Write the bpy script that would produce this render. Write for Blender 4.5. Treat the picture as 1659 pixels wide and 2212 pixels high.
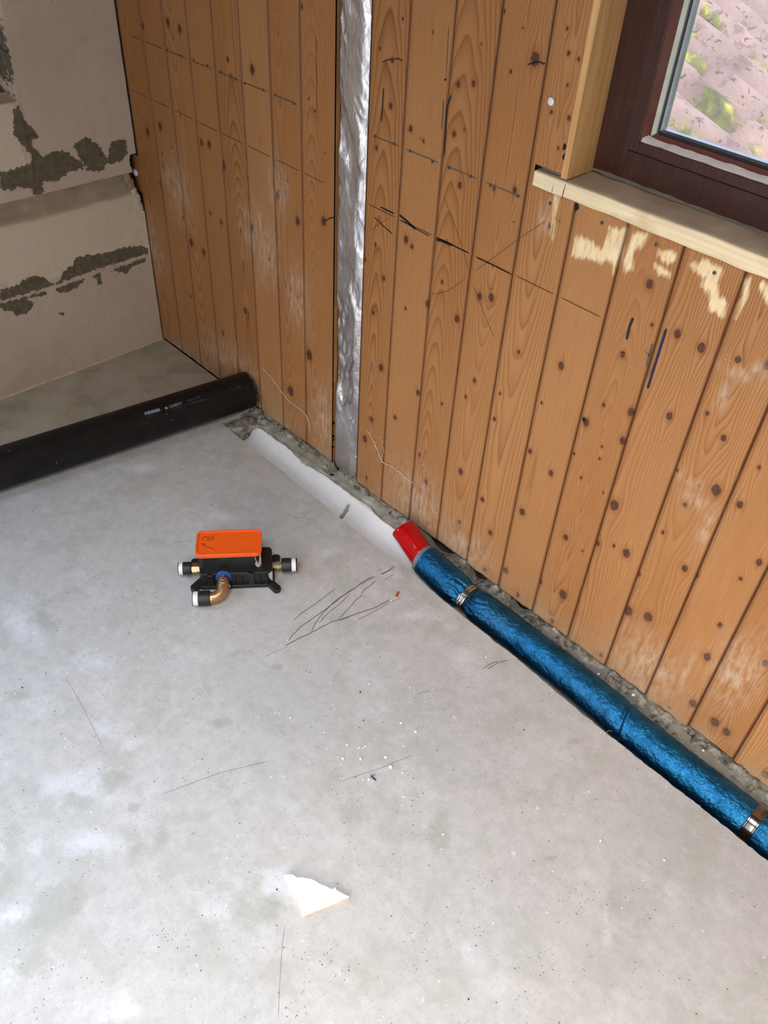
import bpy, math, random
import numpy as np
from mathutils import Vector, Matrix
random.seed(7); rng = np.random.default_rng(7)
for o in list(bpy.data.objects): bpy.data.objects.remove(o)
SC = bpy.context.scene; COL = SC.collection

# ------------------------------------------------------------ camera, world, sun, daylight, exposure
W, H = 1659, 2212
FPX = 1825.9
CAM = np.array([2.27687, -1.21601, 1.5])
RM = np.array([[0.68219049, -0.51365168, 0.52036342], [0.72960242, 0.43156619, -0.53050064], [0.04792129, 0.7415609, 0.66917186]])
cd = bpy.data.cameras.new('camera'); cam = bpy.data.objects.new('camera', cd); COL.objects.link(cam)
m4 = Matrix.Identity(4)
for i in range(3):
    for j in range(3): m4[i][j] = RM[i, j]
    m4[i][3] = CAM[i]
cam.matrix_world = m4
cd.sensor_fit = 'VERTICAL'; cd.sensor_height = 24; cd.lens = FPX / H * 24; cd.clip_start = .05; cd.clip_end = 200
SC.camera = cam
vs = SC.view_settings
vs.view_transform = 'Standard'; vs.look = 'None'; vs.gamma = 1; vs.use_curve_mapping = False; vs.exposure = 0.0
world = bpy.data.worlds.new('world'); SC.world = world; world.use_nodes = True
wn = world.node_tree.nodes; wl = world.node_tree.links
bg = wn['Background']
tc = wn.new('ShaderNodeTexCoord'); sp = wn.new('ShaderNodeSeparateXYZ'); wr = wn.new('ShaderNodeValToRGB')
wl.new(tc.outputs['Generated'], sp.inputs[0]); wl.new(sp.outputs['Z'], wr.inputs[0]); wl.new(wr.outputs[0], bg.inputs[0])
wr.color_ramp.elements[0].color = (.75, .82, .95, 1); wr.color_ramp.elements[1].color = (.35, .55, .95, 1)
bg.inputs[1].default_value = 2.3
def sun(direction, energy, color, angle=1.0):
    l = bpy.data.lights.new('sun', 'SUN'); l.energy = energy; l.color = color; l.angle = math.radians(angle)
    o = bpy.data.objects.new('sun', l); COL.objects.link(o)
    o.rotation_euler = Vector(direction).to_track_quat('-Z', 'Y').to_euler(); return o
sun((-.50, .42, -.75), 5.0, (1, .93, .82), 1.5)
def window_light(name, loc, direction, sx, sy, energy, color, spread=180):
    l = bpy.data.lights.new(name, 'AREA'); l.shape = 'RECTANGLE'; l.size = sx; l.size_y = sy; l.energy = energy; l.color = color; l.spread = math.radians(spread)
    o = bpy.data.objects.new(name, l); COL.objects.link(o); o.location = loc
    o.rotation_euler = Vector(direction).to_track_quat('-Z', 'Y').to_euler(); return o
# lamps for daylight through an assumed skylight, side window and balcony door, all unseen
window_light('daylight_skylight', (2.25, -1.75, 2.86), (.0, .06, -1), 1.22, 1.02, 34, (.97, .98, 1.0), 105)
window_light('daylight_side_window', (-.05, -1.95, 1.5), (1, .1, -1.25), 1.1, 1.0, 16, (.56, .75, 1.0), 110)
window_light('balcony_door_fill', (2.9, -2.62, 1.0), (-.1, 1, -.9), 1.2, 1.6, 26, (1.0, .82, .62), 105)  # warm fill added for the right side, set in the assumed door opening

# ------------------------------------------------------------ pixel -> place on a known surface
def ray(px, py): return RM @ np.array([(px - W/2)/FPX, -(py - H/2)/FPX, -1.])
def onF(px, py, z=0.): d = ray(px, py); return CAM + d*(z - CAM[2])/d[2]
def onW(px, py, y=0.): d = ray(px, py); return CAM + d*(y - CAM[1])/d[1]
def onB(px, py, x=0.): d = ray(px, py); return CAM + d*(x - CAM[0])/d[0]
def proj(P): q = RM.T @ (np.array(P, float) - CAM); return np.array([W/2 + FPX*q[0]/-q[2], H/2 - FPX*q[1]/-q[2]])

# ------------------------------------------------------------ numpy noise and outline distance
def h2(ix, iy, seed):
    n = (ix.astype(np.int64)*374761393 + iy.astype(np.int64)*668265263 + seed*982451653) & 0x7fffffff
    n = ((n ^ (n >> 13))*1274126177) & 0x7fffffff
    return ((n ^ (n >> 16)) & 0xffff)/65535.
def vn(x, y, seed=0):
    x = np.asarray(x, float); y = np.asarray(y, float)
    ix = np.floor(x); iy = np.floor(y); fx = x-ix; fy = y-iy
    fx = fx*fx*fx*(fx*(fx*6-15)+10); fy = fy*fy*fy*(fy*(fy*6-15)+10)
    a = h2(ix, iy, seed); b = h2(ix+1, iy, seed); c = h2(ix, iy+1, seed); d = h2(ix+1, iy+1, seed)
    return ((a*(1-fx)+b*fx)*(1-fy) + (c*(1-fx)+d*fx)*fy)*2-1
def fbm(x, y, seed=0, oct=4):
    s = 0; a = 1
    for k in range(oct): s = s + a*vn(x*2**k, y*2**k, seed+k); a *= .5
    return s/1.6
def ridged(x, y, seed=0, oct=3):
    s = 0; a = 1
    for k in range(oct): s = s + a*(1-2*np.abs(vn(x*2**k, y*2**k, seed+k))); a *= .5
    return s
def sdf(X, Y, poly):
    P = np.array(poly, float); d = np.full(X.shape, 1e9); ins = np.zeros(X.shape, bool)
    for i in range(len(P)):
        a = P[i]; b = P[(i+1) % len(P)]; e = b-a
        wx = X-a[0]; wy = Y-a[1]; t = np.clip((wx*e[0]+wy*e[1])/(e@e+1e-12), 0, 1)
        d = np.minimum(d, np.hypot(wx-t*e[0], wy-t*e[1]))
        c = (a[1] > Y) != (b[1] > Y)
        with np.errstate(divide='ignore', invalid='ignore'):
            xi = a[0] + (Y-a[1])*e[0]/(e[1] if abs(e[1]) > 1e-12 else 1e-12)
        ins ^= c & (X < xi)
    return np.where(ins, -d, d)

# ------------------------------------------------------------ materials
def lin(c):
    return tuple((v/12.92 if v <= .04045 else ((v+.055)/1.055)**2.4) for v in [x/255 for x in c]) + (1,)
class NT:
    def __init__(s, name):
        s.m = bpy.data.materials.new(name); s.m.use_nodes = True; s.t = s.m.node_tree; s.n = s.t.nodes; s.l = s.t.links
        s.b = s.n['Principled BSDF']; s.co = s.n.new('ShaderNodeTexCoord')
    def link(s, a, b): s.l.new(a, b)
    def mapping(s, scale=(1, 1, 1), rot=(0, 0, 0)):
        m = s.n.new('ShaderNodeMapping'); m.inputs['Scale'].default_value = scale; m.inputs['Rotation'].default_value = rot
        s.l.new(s.co.outputs['Object'], m.inputs[0]); return m.outputs[0]
    def noise(s, scale, detail=4, rough=.55, vec=None, dist=0):
        n = s.n.new('ShaderNodeTexNoise'); n.inputs['Scale'].default_value = scale; n.inputs['Detail'].default_value = detail
        n.inputs['Roughness'].default_value = rough; n.inputs['Distortion'].default_value = dist
        s.l.new(vec if vec is not None else s.co.outputs['Object'], n.inputs['Vector']); return n.outputs[0]
    def voro(s, scale, vec=None, feature='F1'):
        n = s.n.new('ShaderNodeTexVoronoi'); n.inputs['Scale'].default_value = scale; n.feature = feature
        s.l.new(vec if vec is not None else s.co.outputs['Object'], n.inputs['Vector']); return n
    def ramp(s, fac, stops, interp='LINEAR'):
        r = s.n.new('ShaderNodeValToRGB'); r.color_ramp.interpolation = interp; e = r.color_ramp.elements
        while len(e) < len(stops): e.new(.5)
        for k, (p, c) in enumerate(stops):
            e[k].position = p; e[k].color = c if not isinstance(c, (int, float)) else (c, c, c, 1)
        s.l.new(fac, r.inputs[0]); return r.outputs[0]
    def mix(s, fac, a, b, mode='MIX'):
        m = s.n.new('ShaderNodeMix'); m.data_type = 'RGBA'; m.blend_type = mode; m.clamp_factor = True
        for v, k in ((fac, 0), (a, 6), (b, 7)):
            if hasattr(v, 'is_output') or hasattr(v, 'links'): s.l.new(v, m.inputs[k])
            else: m.inputs[k].default_value = v
        return m.outputs[2]
    def math(s, op, a, b=0., c=0.):
        m = s.n.new('ShaderNodeMath'); m.operation = op
        for v, k in ((a, 0), (b, 1), (c, 2)):
            if hasattr(v, 'links'): s.l.new(v, m.inputs[k])
            else: m.inputs[k].default_value = v
        return m.outputs[0]
    def maprange(s, v, a, b, c=0., d=1.):
        m = s.n.new('ShaderNodeMapRange'); s.l.new(v, m.inputs[0])
        for k, x in zip((1, 2, 3, 4), (a, b, c, d)): m.inputs[k].default_value = x
        return m.outputs[0]
    def attr(s, name):
        a = s.n.new('ShaderNodeAttribute'); a.attribute_name = name; return a.outputs['Fac']
    def bump(s, h, strength=.3, dist=.002, normal=None):
        b = s.n.new('ShaderNodeBump'); b.inputs['Strength'].default_value = strength; b.inputs['Distance'].default_value = dist
        s.l.new(h, b.inputs['Height'])
        if normal is not None: s.l.new(normal, b.inputs['Normal'])
        s.l.new(b.outputs[0], s.b.inputs['Normal']); return b.outputs[0]
    def set(s, **k):
        for n, v in k.items():
            i = s.b.inputs[n.replace('_', ' ')]
            if hasattr(v, 'links'): s.l.new(v, i)
            else: i.default_value = v
        return s
def simple(name, rgb, rough=.5, metal=0., var=.12, scale=40, bump=0., bscale=200, **kw):
    t = NT(name); c = lin(rgb); d = tuple(v*(1-var) for v in c[:3])+(1,); e = tuple(min(1, v*(1+var)) for v in c[:3])+(1,)
    t.set(Base_Color=t.ramp(t.noise(scale), [(.3, d), (.7, e)]), Roughness=rough, Metallic=metal)
    if bump: t.bump(t.noise(bscale), bump, .001)
    for k, v in kw.items(): t.b.inputs[k.replace('_', ' ')].default_value = v
    return t.m

def wood_material():
    t = NT('pine_panelling')
    phi = t.math('ADD', t.attr('phi'), t.math('MULTIPLY', t.noise(26, 3, .5, t.mapping((1, 1, .12))), .5))
    fr = t.math('FRACT', phi)
    ring = t.ramp(fr, [(0, 0.), (.35, .08), (.72, .45), (.9, 1.), (.97, .55), (1, 0.)])
    fine = t.noise(420, 3, .6, t.mapping((1, 1, .02)))
    bid = t.attr('bid')
    base = t.ramp(bid, [(0, lin((174, 123, 74))), (.35, lin((188, 137, 87))), (.7, lin((180, 129, 80))), (1, lin((198, 149, 98)))])
    late = t.ramp(bid, [(0, lin((124, 72, 30))), (1, lin((140, 84, 38)))])
    contrast = t.maprange(t.noise(3.5, 2, .5, t.mapping((1, 1, .3))), .35, .65, .35, .95)
    c = t.mix(t.math('MULTIPLY', ring, contrast), base, late)
    c = t.mix(t.maprange(fine, .42, .62, 0, .22), c, lin((138, 82, 36)))
    big = t.noise(5, 4, .6, t.mapping((1, 1, .25)))
    c = t.mix(t.maprange(big, .38, .68, 0, .35), c, lin((152, 98, 50)))
    # resin streaks
    st = t.maprange(t.noise(30, 2, .5, t.mapping((1, 1, .07))), .68, .74, 0, .38)
    c = t.mix(st, c, lin((134, 74, 32)))
    # knots
    kn = t.math('ADD', t.attr('knot'), t.math('MULTIPLY', t.math('SUBTRACT', t.noise(160, 3), .5), .7))
    c = t.mix(t.ramp(t.math('DIVIDE', kn, 4), [(.22, .6), (.32, .28), (.6, 0.)]), c, lin((124, 68, 30)))
    core = t.ramp(t.math('DIVIDE', kn, 4), [(.20, 1.), (.275, 0.)])
    kcol = t.ramp(t.noise(260, 3), [(.35, lin((58, 32, 22))), (.65, lin((108, 68, 48)))])
    c = t.mix(core, c, kcol)
    # pale scraped patches
    pn = t.noise(120, 3, .6, t.mapping((1, 1, .14)))
    ps = t.math('ADD', t.attr('scr'), t.math('MULTIPLY', t.math('SUBTRACT', pn, .5), .030))
    pm = t.maprange(ps, -.0045, .0035, 1, 0)
    c = t.mix(t.math('MULTIPLY', pm, t.maprange(t.noise(300, 2, .5, t.mapping((1, 1, .1))), .3, .5, .62, 1.)), c, t.ramp(t.noise(40), [(.3, lin((236, 208, 158))), (.7, lin((246, 226, 186)))]))
    # plaster dust: near the foot, in smears and specks
    dn = t.noise(14, 5, .65)
    foot = t.math('MULTIPLY', t.attr('foot'), t.maprange(dn, .36, .62, .15, 1.))
    c = t.mix(t.math('MULTIPLY', foot, .8), c, lin((178, 160, 134)))
    sm = t.math('MULTIPLY', t.attr('dust'), t.maprange(t.noise(90, 4, .6, t.mapping((1, 1, .3))), .38, .62, .0, 1.))
    c = t.mix(t.math('MULTIPLY', sm, .6), c, lin((205, 190, 168)))
    v = t.voro(110)
    spk = t.math('MULTIPLY', t.maprange(v.outputs['Distance'], .06, .10, 1, 0), t.maprange(t.noise(9, 3), .56, .66, 0, 1))
    c = t.mix(t.math('MULTIPLY', spk, .75), c, lin((232, 220, 196)))
    # brown shading painted into and beside the grooves
    c = t.mix(t.math('MULTIPLY', t.attr('groove'), .85), c, lin((74, 36, 14)))
    # sawn faces at the board ends are raw pale pine
    c = t.mix(t.attr('edge'), c, lin((150, 108, 62)))
    t.set(Base_Color=c, Roughness=t.maprange(fine, .3, .7, .42, .58), Specular_IOR_Level=.35)
    t.bump(t.math('ADD', t.math('MULTIPLY', ring, .35), t.math('MULTIPLY', core, -.8)), .35, .0008)
    return t.m
M_wood = wood_material()

def concrete_material():
    t = NT('grey_screed')
    n1 = t.noise(2.2, 6, .6); n2 = t.noise(9, 7, .62, None, .4); n3 = t.noise(40, 5, .7)
    c = t.ramp(n1, [(.3, lin((180, 182, 183))), (.5, lin((188, 188, 187))), (.7, lin((194, 193, 190)))])
    c = t.mix(t.maprange(n2, .50, .60, 0, .42), c, lin((165, 167, 158)))
    c = t.mix(t.maprange(t.noise(5.5, 6, .6, t.mapping((1, 1.6, 1), (0, 0, .6))), .54, .70, 0, .5), c, lin((208, 210, 216)))
    c = t.mix(t.maprange(t.noise(3.1, 5, .65, t.mapping((1.3, 1, 1))), .60, .72, 0, .55), c, lin((150, 150, 134)))
    c = t.mix(t.maprange(n3, .35, .65, .34, 0), c, lin((146, 147, 146)))
    # ochre and white blemishes
    c = t.mix(t.maprange(t.noise(17, 4, .6), .69, .76, 0, .4), c, lin((172, 156, 118)))
    c = t.mix(t.maprange(t.noise(23, 5, .65, t.mapping((1, 1.4, 1), (0, 0, 1))), .67, .74, 0, .7), c, lin((226, 228, 232)))
    sn = t.noise(16, 6, .68)
    c = t.mix(t.maprange(t.math('ADD', t.math('MULTIPLY', t.attr('white'), .34), sn), .66, .92, 0, .55), c, lin((214, 217, 226)))
    c = t.mix(t.maprange(t.math('ADD', t.math('MULTIPLY', t.attr('stain_shadow'), .36), t.noise(13, 7, .72)), .70, .84, 0, .55), c, lin((152, 154, 144)))
    c = t.mix(t.maprange(t.noise(150, 4, .7), .5, .72, 0, .30), c, lin((140, 140, 138)))
    # pits and grains
    v = t.voro(150); pit = t.math('MULTIPLY', t.maprange(v.outputs['Distance'], .10, .17, 1, 0), t.maprange(t.noise(12, 3), .42, .6, 0, 1))
    sel = t.math('LESS_THAN', t.voro(150).outputs['Color'], .45)
    c = t.mix(t.math('MULTIPLY', pit, t.math('MULTIPLY', sel, .95)), c, lin((70, 66, 60)))
    v2 = t.voro(62, t.mapping((1, 1, 1), (0, 0, .8))); sel2 = t.math('LESS_THAN', v2.outputs['Color'], .30)
    c = t.mix(t.math('MULTIPLY', t.math('MULTIPLY', t.maprange(v2.outputs['Distance'], .07, .11, 1, 0), sel2), .8), c, lin((70, 66, 60)))
    v3 = t.voro(48, t.mapping((1, 1, 1), (0, 0, 2.1))); sel3 = t.math('LESS_THAN', v3.outputs['Color'], .35)
    c = t.mix(t.math('MULTIPLY', t.math('MULTIPLY', t.maprange(v3.outputs['Distance'], .05, .09, 1, 0), sel3), .8), c, lin((236, 236, 236)))
    # older rough screed in the corner behind the black pipe
    pch = t.math('ADD', t.attr('corner'), t.math('MULTIPLY', t.math('SUBTRACT', t.noise(8, 5, .6), .5), .5))
    c = t.mix(t.maprange(pch, .15, -.60, 0, .85), c, t.ramp(t.noise(7, 6, .6), [(.35, lin((176, 172, 158))), (.52, lin((166, 156, 128))), (.62, lin((140, 134, 112)))]))
    t.set(Base_Color=c, Roughness=t.maprange(n2, .3, .7, .46, .62), Specular_IOR_Level=.4)
    t.bump(t.math('ADD', t.math('MULTIPLY', t.noise(60, 6, .65), 1.), t.math('MULTIPLY', pit, -1.2)), .22, .0012)
    return t.m
M_floor = concrete_material()

def block_material():
    t = NT('aerated_block')
    c = t.ramp(t.noise(3, 5), [(.3, lin((190, 174, 156))), (.7, lin((204, 189, 170)))])
    c = t.mix(t.math('MULTIPLY', t.attr('cream'), .8), c, lin((214, 204, 180)))
    c = t.mix(t.maprange(t.noise(14, 5, .6), .58, .72, 0, .35), c, lin((170, 152, 134)))
    v = t.voro(45); c = t.mix(t.math('MULTIPLY', t.maprange(v.outputs['Distance'], .05, .09, 1, 0), t.maprange(t.noise(7), .5, .6, 0, .6)), c, lin((140, 120, 100)))
    ps = t.math('ADD', t.attr('mort'), t.math('MULTIPLY', t.math('SUBTRACT', t.noise(70, 5, .68), .5), .030))
    pm = t.maprange(ps, -.001, .001, 1, 0)
    mc = t.ramp(t.noise(60, 5), [(.3, lin((92, 86, 70))), (.7, lin((118, 110, 92)))])
    c = t.mix(pm, c, mc)
    rc = t.ramp(t.noise(12, 5), [(.3, lin((156, 140, 120))), (.7, lin((184, 172, 148)))])
    c = t.mix(t.attr('chase'), c, rc)
    c = t.mix(t.math('MULTIPLY', t.attr('lip'), .75), c, lin((206, 198, 172)))
    t.set(Base_Color=c, Roughness=.9, Specular_IOR_Level=.15)
    h = t.math('ADD', t.noise(160, 4, .6), t.math('MULTIPLY', pm, t.math('MULTIPLY', t.noise(120, 4), 1.0)))
    t.bump(h, .35, .0015); return t.m
M_block = block_material()

def channel_material():
    t = NT('channel_lining')
    c = t.ramp(t.noise(9, 5), [(.3, lin((212, 216, 218))), (.7, lin((232, 234, 236)))])
    g = t.ramp(t.noise(30, 6, .65), [(.3, lin((120, 120, 112))), (.5, lin((160, 162, 154))), (.7, lin((186, 188, 182)))])
    s = t.math('ADD', t.attr('shelf'), t.math('MULTIPLY', t.math('SUBTRACT', t.noise(70, 4), .5), .012))
    c = t.mix(t.maprange(s, -.0012, .0012, 0, 1), c, g)
    c = t.mix(t.maprange(s, .012, .022, 0, .45), c, lin((112, 104, 84)))
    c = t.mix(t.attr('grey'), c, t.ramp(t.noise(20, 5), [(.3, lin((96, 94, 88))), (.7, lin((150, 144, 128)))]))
    v = t.voro(120); c = t.mix(t.math('MULTIPLY', t.maprange(v.outputs['Distance'], .08, .13, 1, 0), t.maprange(t.noise(20), .5, .6, 0, .7)), c, lin((96, 94, 90)))
    t.set(Base_Color=c, Roughness=.7); t.bump(t.noise(120, 5), .3, .0015); return t.m
M_channel = channel_material()
def mortar_material():
    t = NT('broken_mortar')
    c = t.ramp(t.noise(45, 7, .7), [(.32, lin((48, 44, 38))), (.43, lin((112, 108, 98))), (.55, lin((152, 148, 136))), (.72, lin((190, 186, 174)))])
    t.set(Base_Color=c, Roughness=.95, Specular_IOR_Level=.1); t.bump(t.noise(150, 6, .7), .8, .003); return t.m
M_mortar = mortar_material()
def foil_material():
    t = NT('aluminium_foil')
    c = t.ramp(t.noise(14, 4), [(.3, lin((206, 202, 202))), (.7, lin((236, 232, 232)))])
    t.set(Base_Color=c, Metallic=.92, Roughness=t.maprange(t.noise(10), .3, .7, .26, .42))
    w = t.noise(38, 4, .6, t.mapping((1.6, 1, .7), (0, .5, 0)), 1.2)
    v = t.voro(30, t.mapping((1.5, 1, .8), (0, .4, 0)), 'DISTANCE_TO_EDGE')
    t.bump(t.math('ADD', w, t.math('MULTIPLY', t.math('MINIMUM', v.outputs['Distance'], .25), .9)), .6, .004); return t.m
M_foil = foil_material()
def blue_material():
    t = NT('blue_foil_jacket')
    c = t.ramp(t.noise(30, 4), [(.3, lin((20, 84, 130))), (.7, lin((38, 116, 164)))])
    c = t.mix(t.maprange(t.noise(6, 4), .5, .75, 0, .3), c, lin((60, 90, 112)))
    t.set(Base_Color=c, Metallic=.9, Roughness=.22, Specular_IOR_Level=.6)
    n = t.noise(230, 4, .65, None, .8); n2 = t.noise(120, 3, .5, t.mapping((.6, 1.6, 1), (0, 0, .5)), 1.5)
    t.bump(t.math('ADD', n, t.math('MULTIPLY', n2, .7)), .75, .0020); return t.m
M_blue = blue_material()
def frame_material():
    t = NT('stained_brown_frame')
    g = t.noise(140, 3, .6, t.mapping((1, 1, .06)))
    c = t.ramp(g, [(.3, lin((50, 25, 18))), (.7, lin((70, 37, 27)))])
    c = t.mix(t.maprange(t.noise(22, 5), .56, .74, 0, .3), c, lin((92, 64, 52)))
    t.set(Base_Color=c, Roughness=.42); return t.m
M_frame = frame_material()
def sill_material():
    t = NT('raw_spruce_sill')
    g = t.noise(160, 3, .6, t.mapping((.05, 1, 1)))
    c = t.ramp(g, [(.3, lin((228, 206, 162))), (.7, lin((248, 232, 196)))])
    c = t.mix(t.maprange(t.noise(9, 5), .6, .7, 0, .35), c, lin((190, 150, 98)))
    c = t.mix(t.math('MULTIPLY', t.attr('dusty'), t.maprange(t.noise(12, 5), .3, .7, .55, 1.)), c, lin((158, 134, 120)))
    t.set(Base_Color=c, Roughness=.6); t.bump(g, .2, .0008); return t.m
M_sill = sill_material()
def lining_material():
    t = NT('clear_pine_lining')
    g = t.noise(150, 3, .6, t.mapping((1, 1, .04)))
    c = t.ramp(g, [(.3, lin((194, 146, 90))), (.7, lin((222, 178, 120)))])
    c = t.mix(t.maprange(t.noise(5, 3, .5, t.mapping((3, 3, 1))), .66, .74, 0, .5), c, lin((140, 84, 40)))
    t.set(Base_Color=c, Roughness=.5); return t.m
M_lining = lining_material()
M_void = simple('dark_void', (22, 18, 15), .9)
M_masonry = simple('rough_masonry', (120, 112, 100), .95, bump=.4)
M_plaster = simple('grey_plaster', (176, 168, 158), .9, bump=.2)
M_blackpipe = None
def pipe_material():
    t = NT('black_polypropylene')
    c = t.ramp(t.noise(20, 4), [(.3, lin((20, 20, 21))), (.7, lin((32, 31, 32)))])
    t.b.inputs['Specular IOR Level'].default_value = .25; sc = t.noise(60, 4, .6, t.mapping((4, .18, 4))); c = t.mix(t.maprange(sc, .60, .80, 0, .35), c, lin((86, 82, 80)))
    v = t.voro(30); c = t.mix(t.maprange(v.outputs['Distance'], .03, .055, .8, 0), c, lin((170, 166, 160)))
    t.set(Base_Color=c, Roughness=t.maprange(t.noise(12, 4), .3, .7, .38, .55), Specular_IOR_Level=.22); return t.m
M_blackpipe = pipe_material()
M_print = simple('pipe_print_ink', (128, 142, 160), .6)
M_printdim = simple('pipe_print_worn', (66, 68, 72), .6)
M_red = simple('red_tape', (172, 2, 8), .2, bump=.12, bscale=60)
M_collar = simple('grey_rubber_collar', (110, 118, 124), .55)
M_steel = simple('zinc_steel', (190, 192, 190), .22, 1.)
M_dksteel = simple('dark_chrome', (120, 118, 112), .18, 1.)
M_rubber = simple('black_rubber', (24, 24, 26), .5)
M_plastic = simple('black_moulded_plastic', (24, 24, 25), .42, bump=.1, bscale=300)
M_orange = simple('orange_plastic', (236, 92, 18), .42, var=.05, bump=.06)
M_brass = simple('brass', (176, 158, 128), .36, 1.)
M_nickel = simple('nickel', (206, 198, 184), .25, 1.)
M_white = simple('white_plastic', (228, 230, 234), .45, var=.04)
M_bluering = simple('blue_seal', (22, 84, 150), .45)
M_tape = simple('grey_white_tape', (186, 178, 182), .5)
M_ink = simple('pen_ink', (26, 22, 26), .6)
M_blueink = simple('blue_marker_ink', (20, 26, 62), .5)
M_pencil = simple('pencil_line', (84, 48, 28), .7)
M_greyline = simple('grey_pencil', (92, 78, 66), .7)
M_screedline = simple('graphite_scribble', (92, 92, 98), .7)
M_web = simple('dusty_cobweb', (196, 182, 164), .9)
M_crumb = simple('white_crumb', (236, 236, 234), .8)
M_polyst = simple('white_plaster_shard', (250, 246, 240), .85, var=.03, bump=.4, bscale=500)
M_shardedge = simple('shard_broken_edge', (226, 206, 186), .9, bump=.8, bscale=300)
M_dark = simple('dead_insect', (40, 34, 32), .6)
M_orangechip = simple('orange_chip', (176, 80, 40), .6)
M_gasket = simple('pale_gasket', (196, 206, 190), .45)
M_spacer = simple('aluminium_spacer', (156, 162, 176), .25, .9)
M_fluff = simple('dust_fluff', (206, 194, 188), .95, bump=.6, bscale=400)

# ------------------------------------------------------------ mesh helpers
def tag(o, label=None, cat=None, group=None, kind=None):
    if label: o['label'] = label
    if cat: o['category'] = cat
    if group: o['group'] = group
    if kind: o['kind'] = kind
    return o
def link(o, parent=None):
    COL.objects.link(o)
    if parent: o.parent = parent
    return o
def empty(name, loc=(0, 0, 0), rz=0):
    o = bpy.data.objects.new(name, None); o.location = loc; o.rotation_euler = (0, 0, rz); o.empty_display_size = .05; return link(o)
def mesh_obj(name, V, Fc, mat, parent=None, smooth=True, angle=40):
    me = bpy.data.meshes.new(name); me.from_pydata([tuple(map(float, v)) for v in V], [], [tuple(f) for f in Fc]); me.update()
    if mat is not None: me.materials.append(mat)
    if smooth:
        me.polygons.foreach_set('use_smooth', [True]*len(me.polygons)); me.set_sharp_from_angle(angle=math.radians(angle))
    return link(bpy.data.objects.new(name, me), parent)
def grid_obj(name, X, Y, Z, mask, mat, parent=None, attrs=None, smooth=True, flip=False):
    """X,Y,Z (rows, cols) arrays; mask (rows-1, cols-1) keeps quads"""
    r, c = X.shape
    idx = np.arange(r*c).reshape(r, c)
    q = np.stack([idx[:-1, :-1], idx[:-1, 1:], idx[1:, 1:], idx[1:, :-1]], -1)[mask]
    if flip: q = q[:, ::-1]
    used = np.zeros(r*c, bool); used[q.ravel()] = True; new = np.cumsum(used)-1; q = new[q]
    co = np.stack([X.ravel(), Y.ravel(), Z.ravel()], -1)[used]
    me = bpy.data.meshes.new(name); me.vertices.add(len(co)); me.vertices.foreach_set('co', co.astype(np.float32).ravel())
    me.loops.add(q.size); me.loops.foreach_set('vertex_index', q.astype(np.int32).ravel())
    me.polygons.add(len(q)); me.polygons.foreach_set('loop_start', np.arange(0, q.size, 4, dtype=np.int32))
    me.update(calc_edges=True); me.validate()
    me.polygons.foreach_set('use_smooth', np.full(len(me.polygons), smooth))
    for k, a in (attrs or {}).items():
        at = me.attributes.new(k, 'FLOAT', 'POINT'); at.data.foreach_set('value', np.broadcast_to(a, (r, c)).ravel()[used].astype(np.float32))
    me.materials.append(mat); return link(bpy.data.objects.new(name, me), parent)
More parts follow.
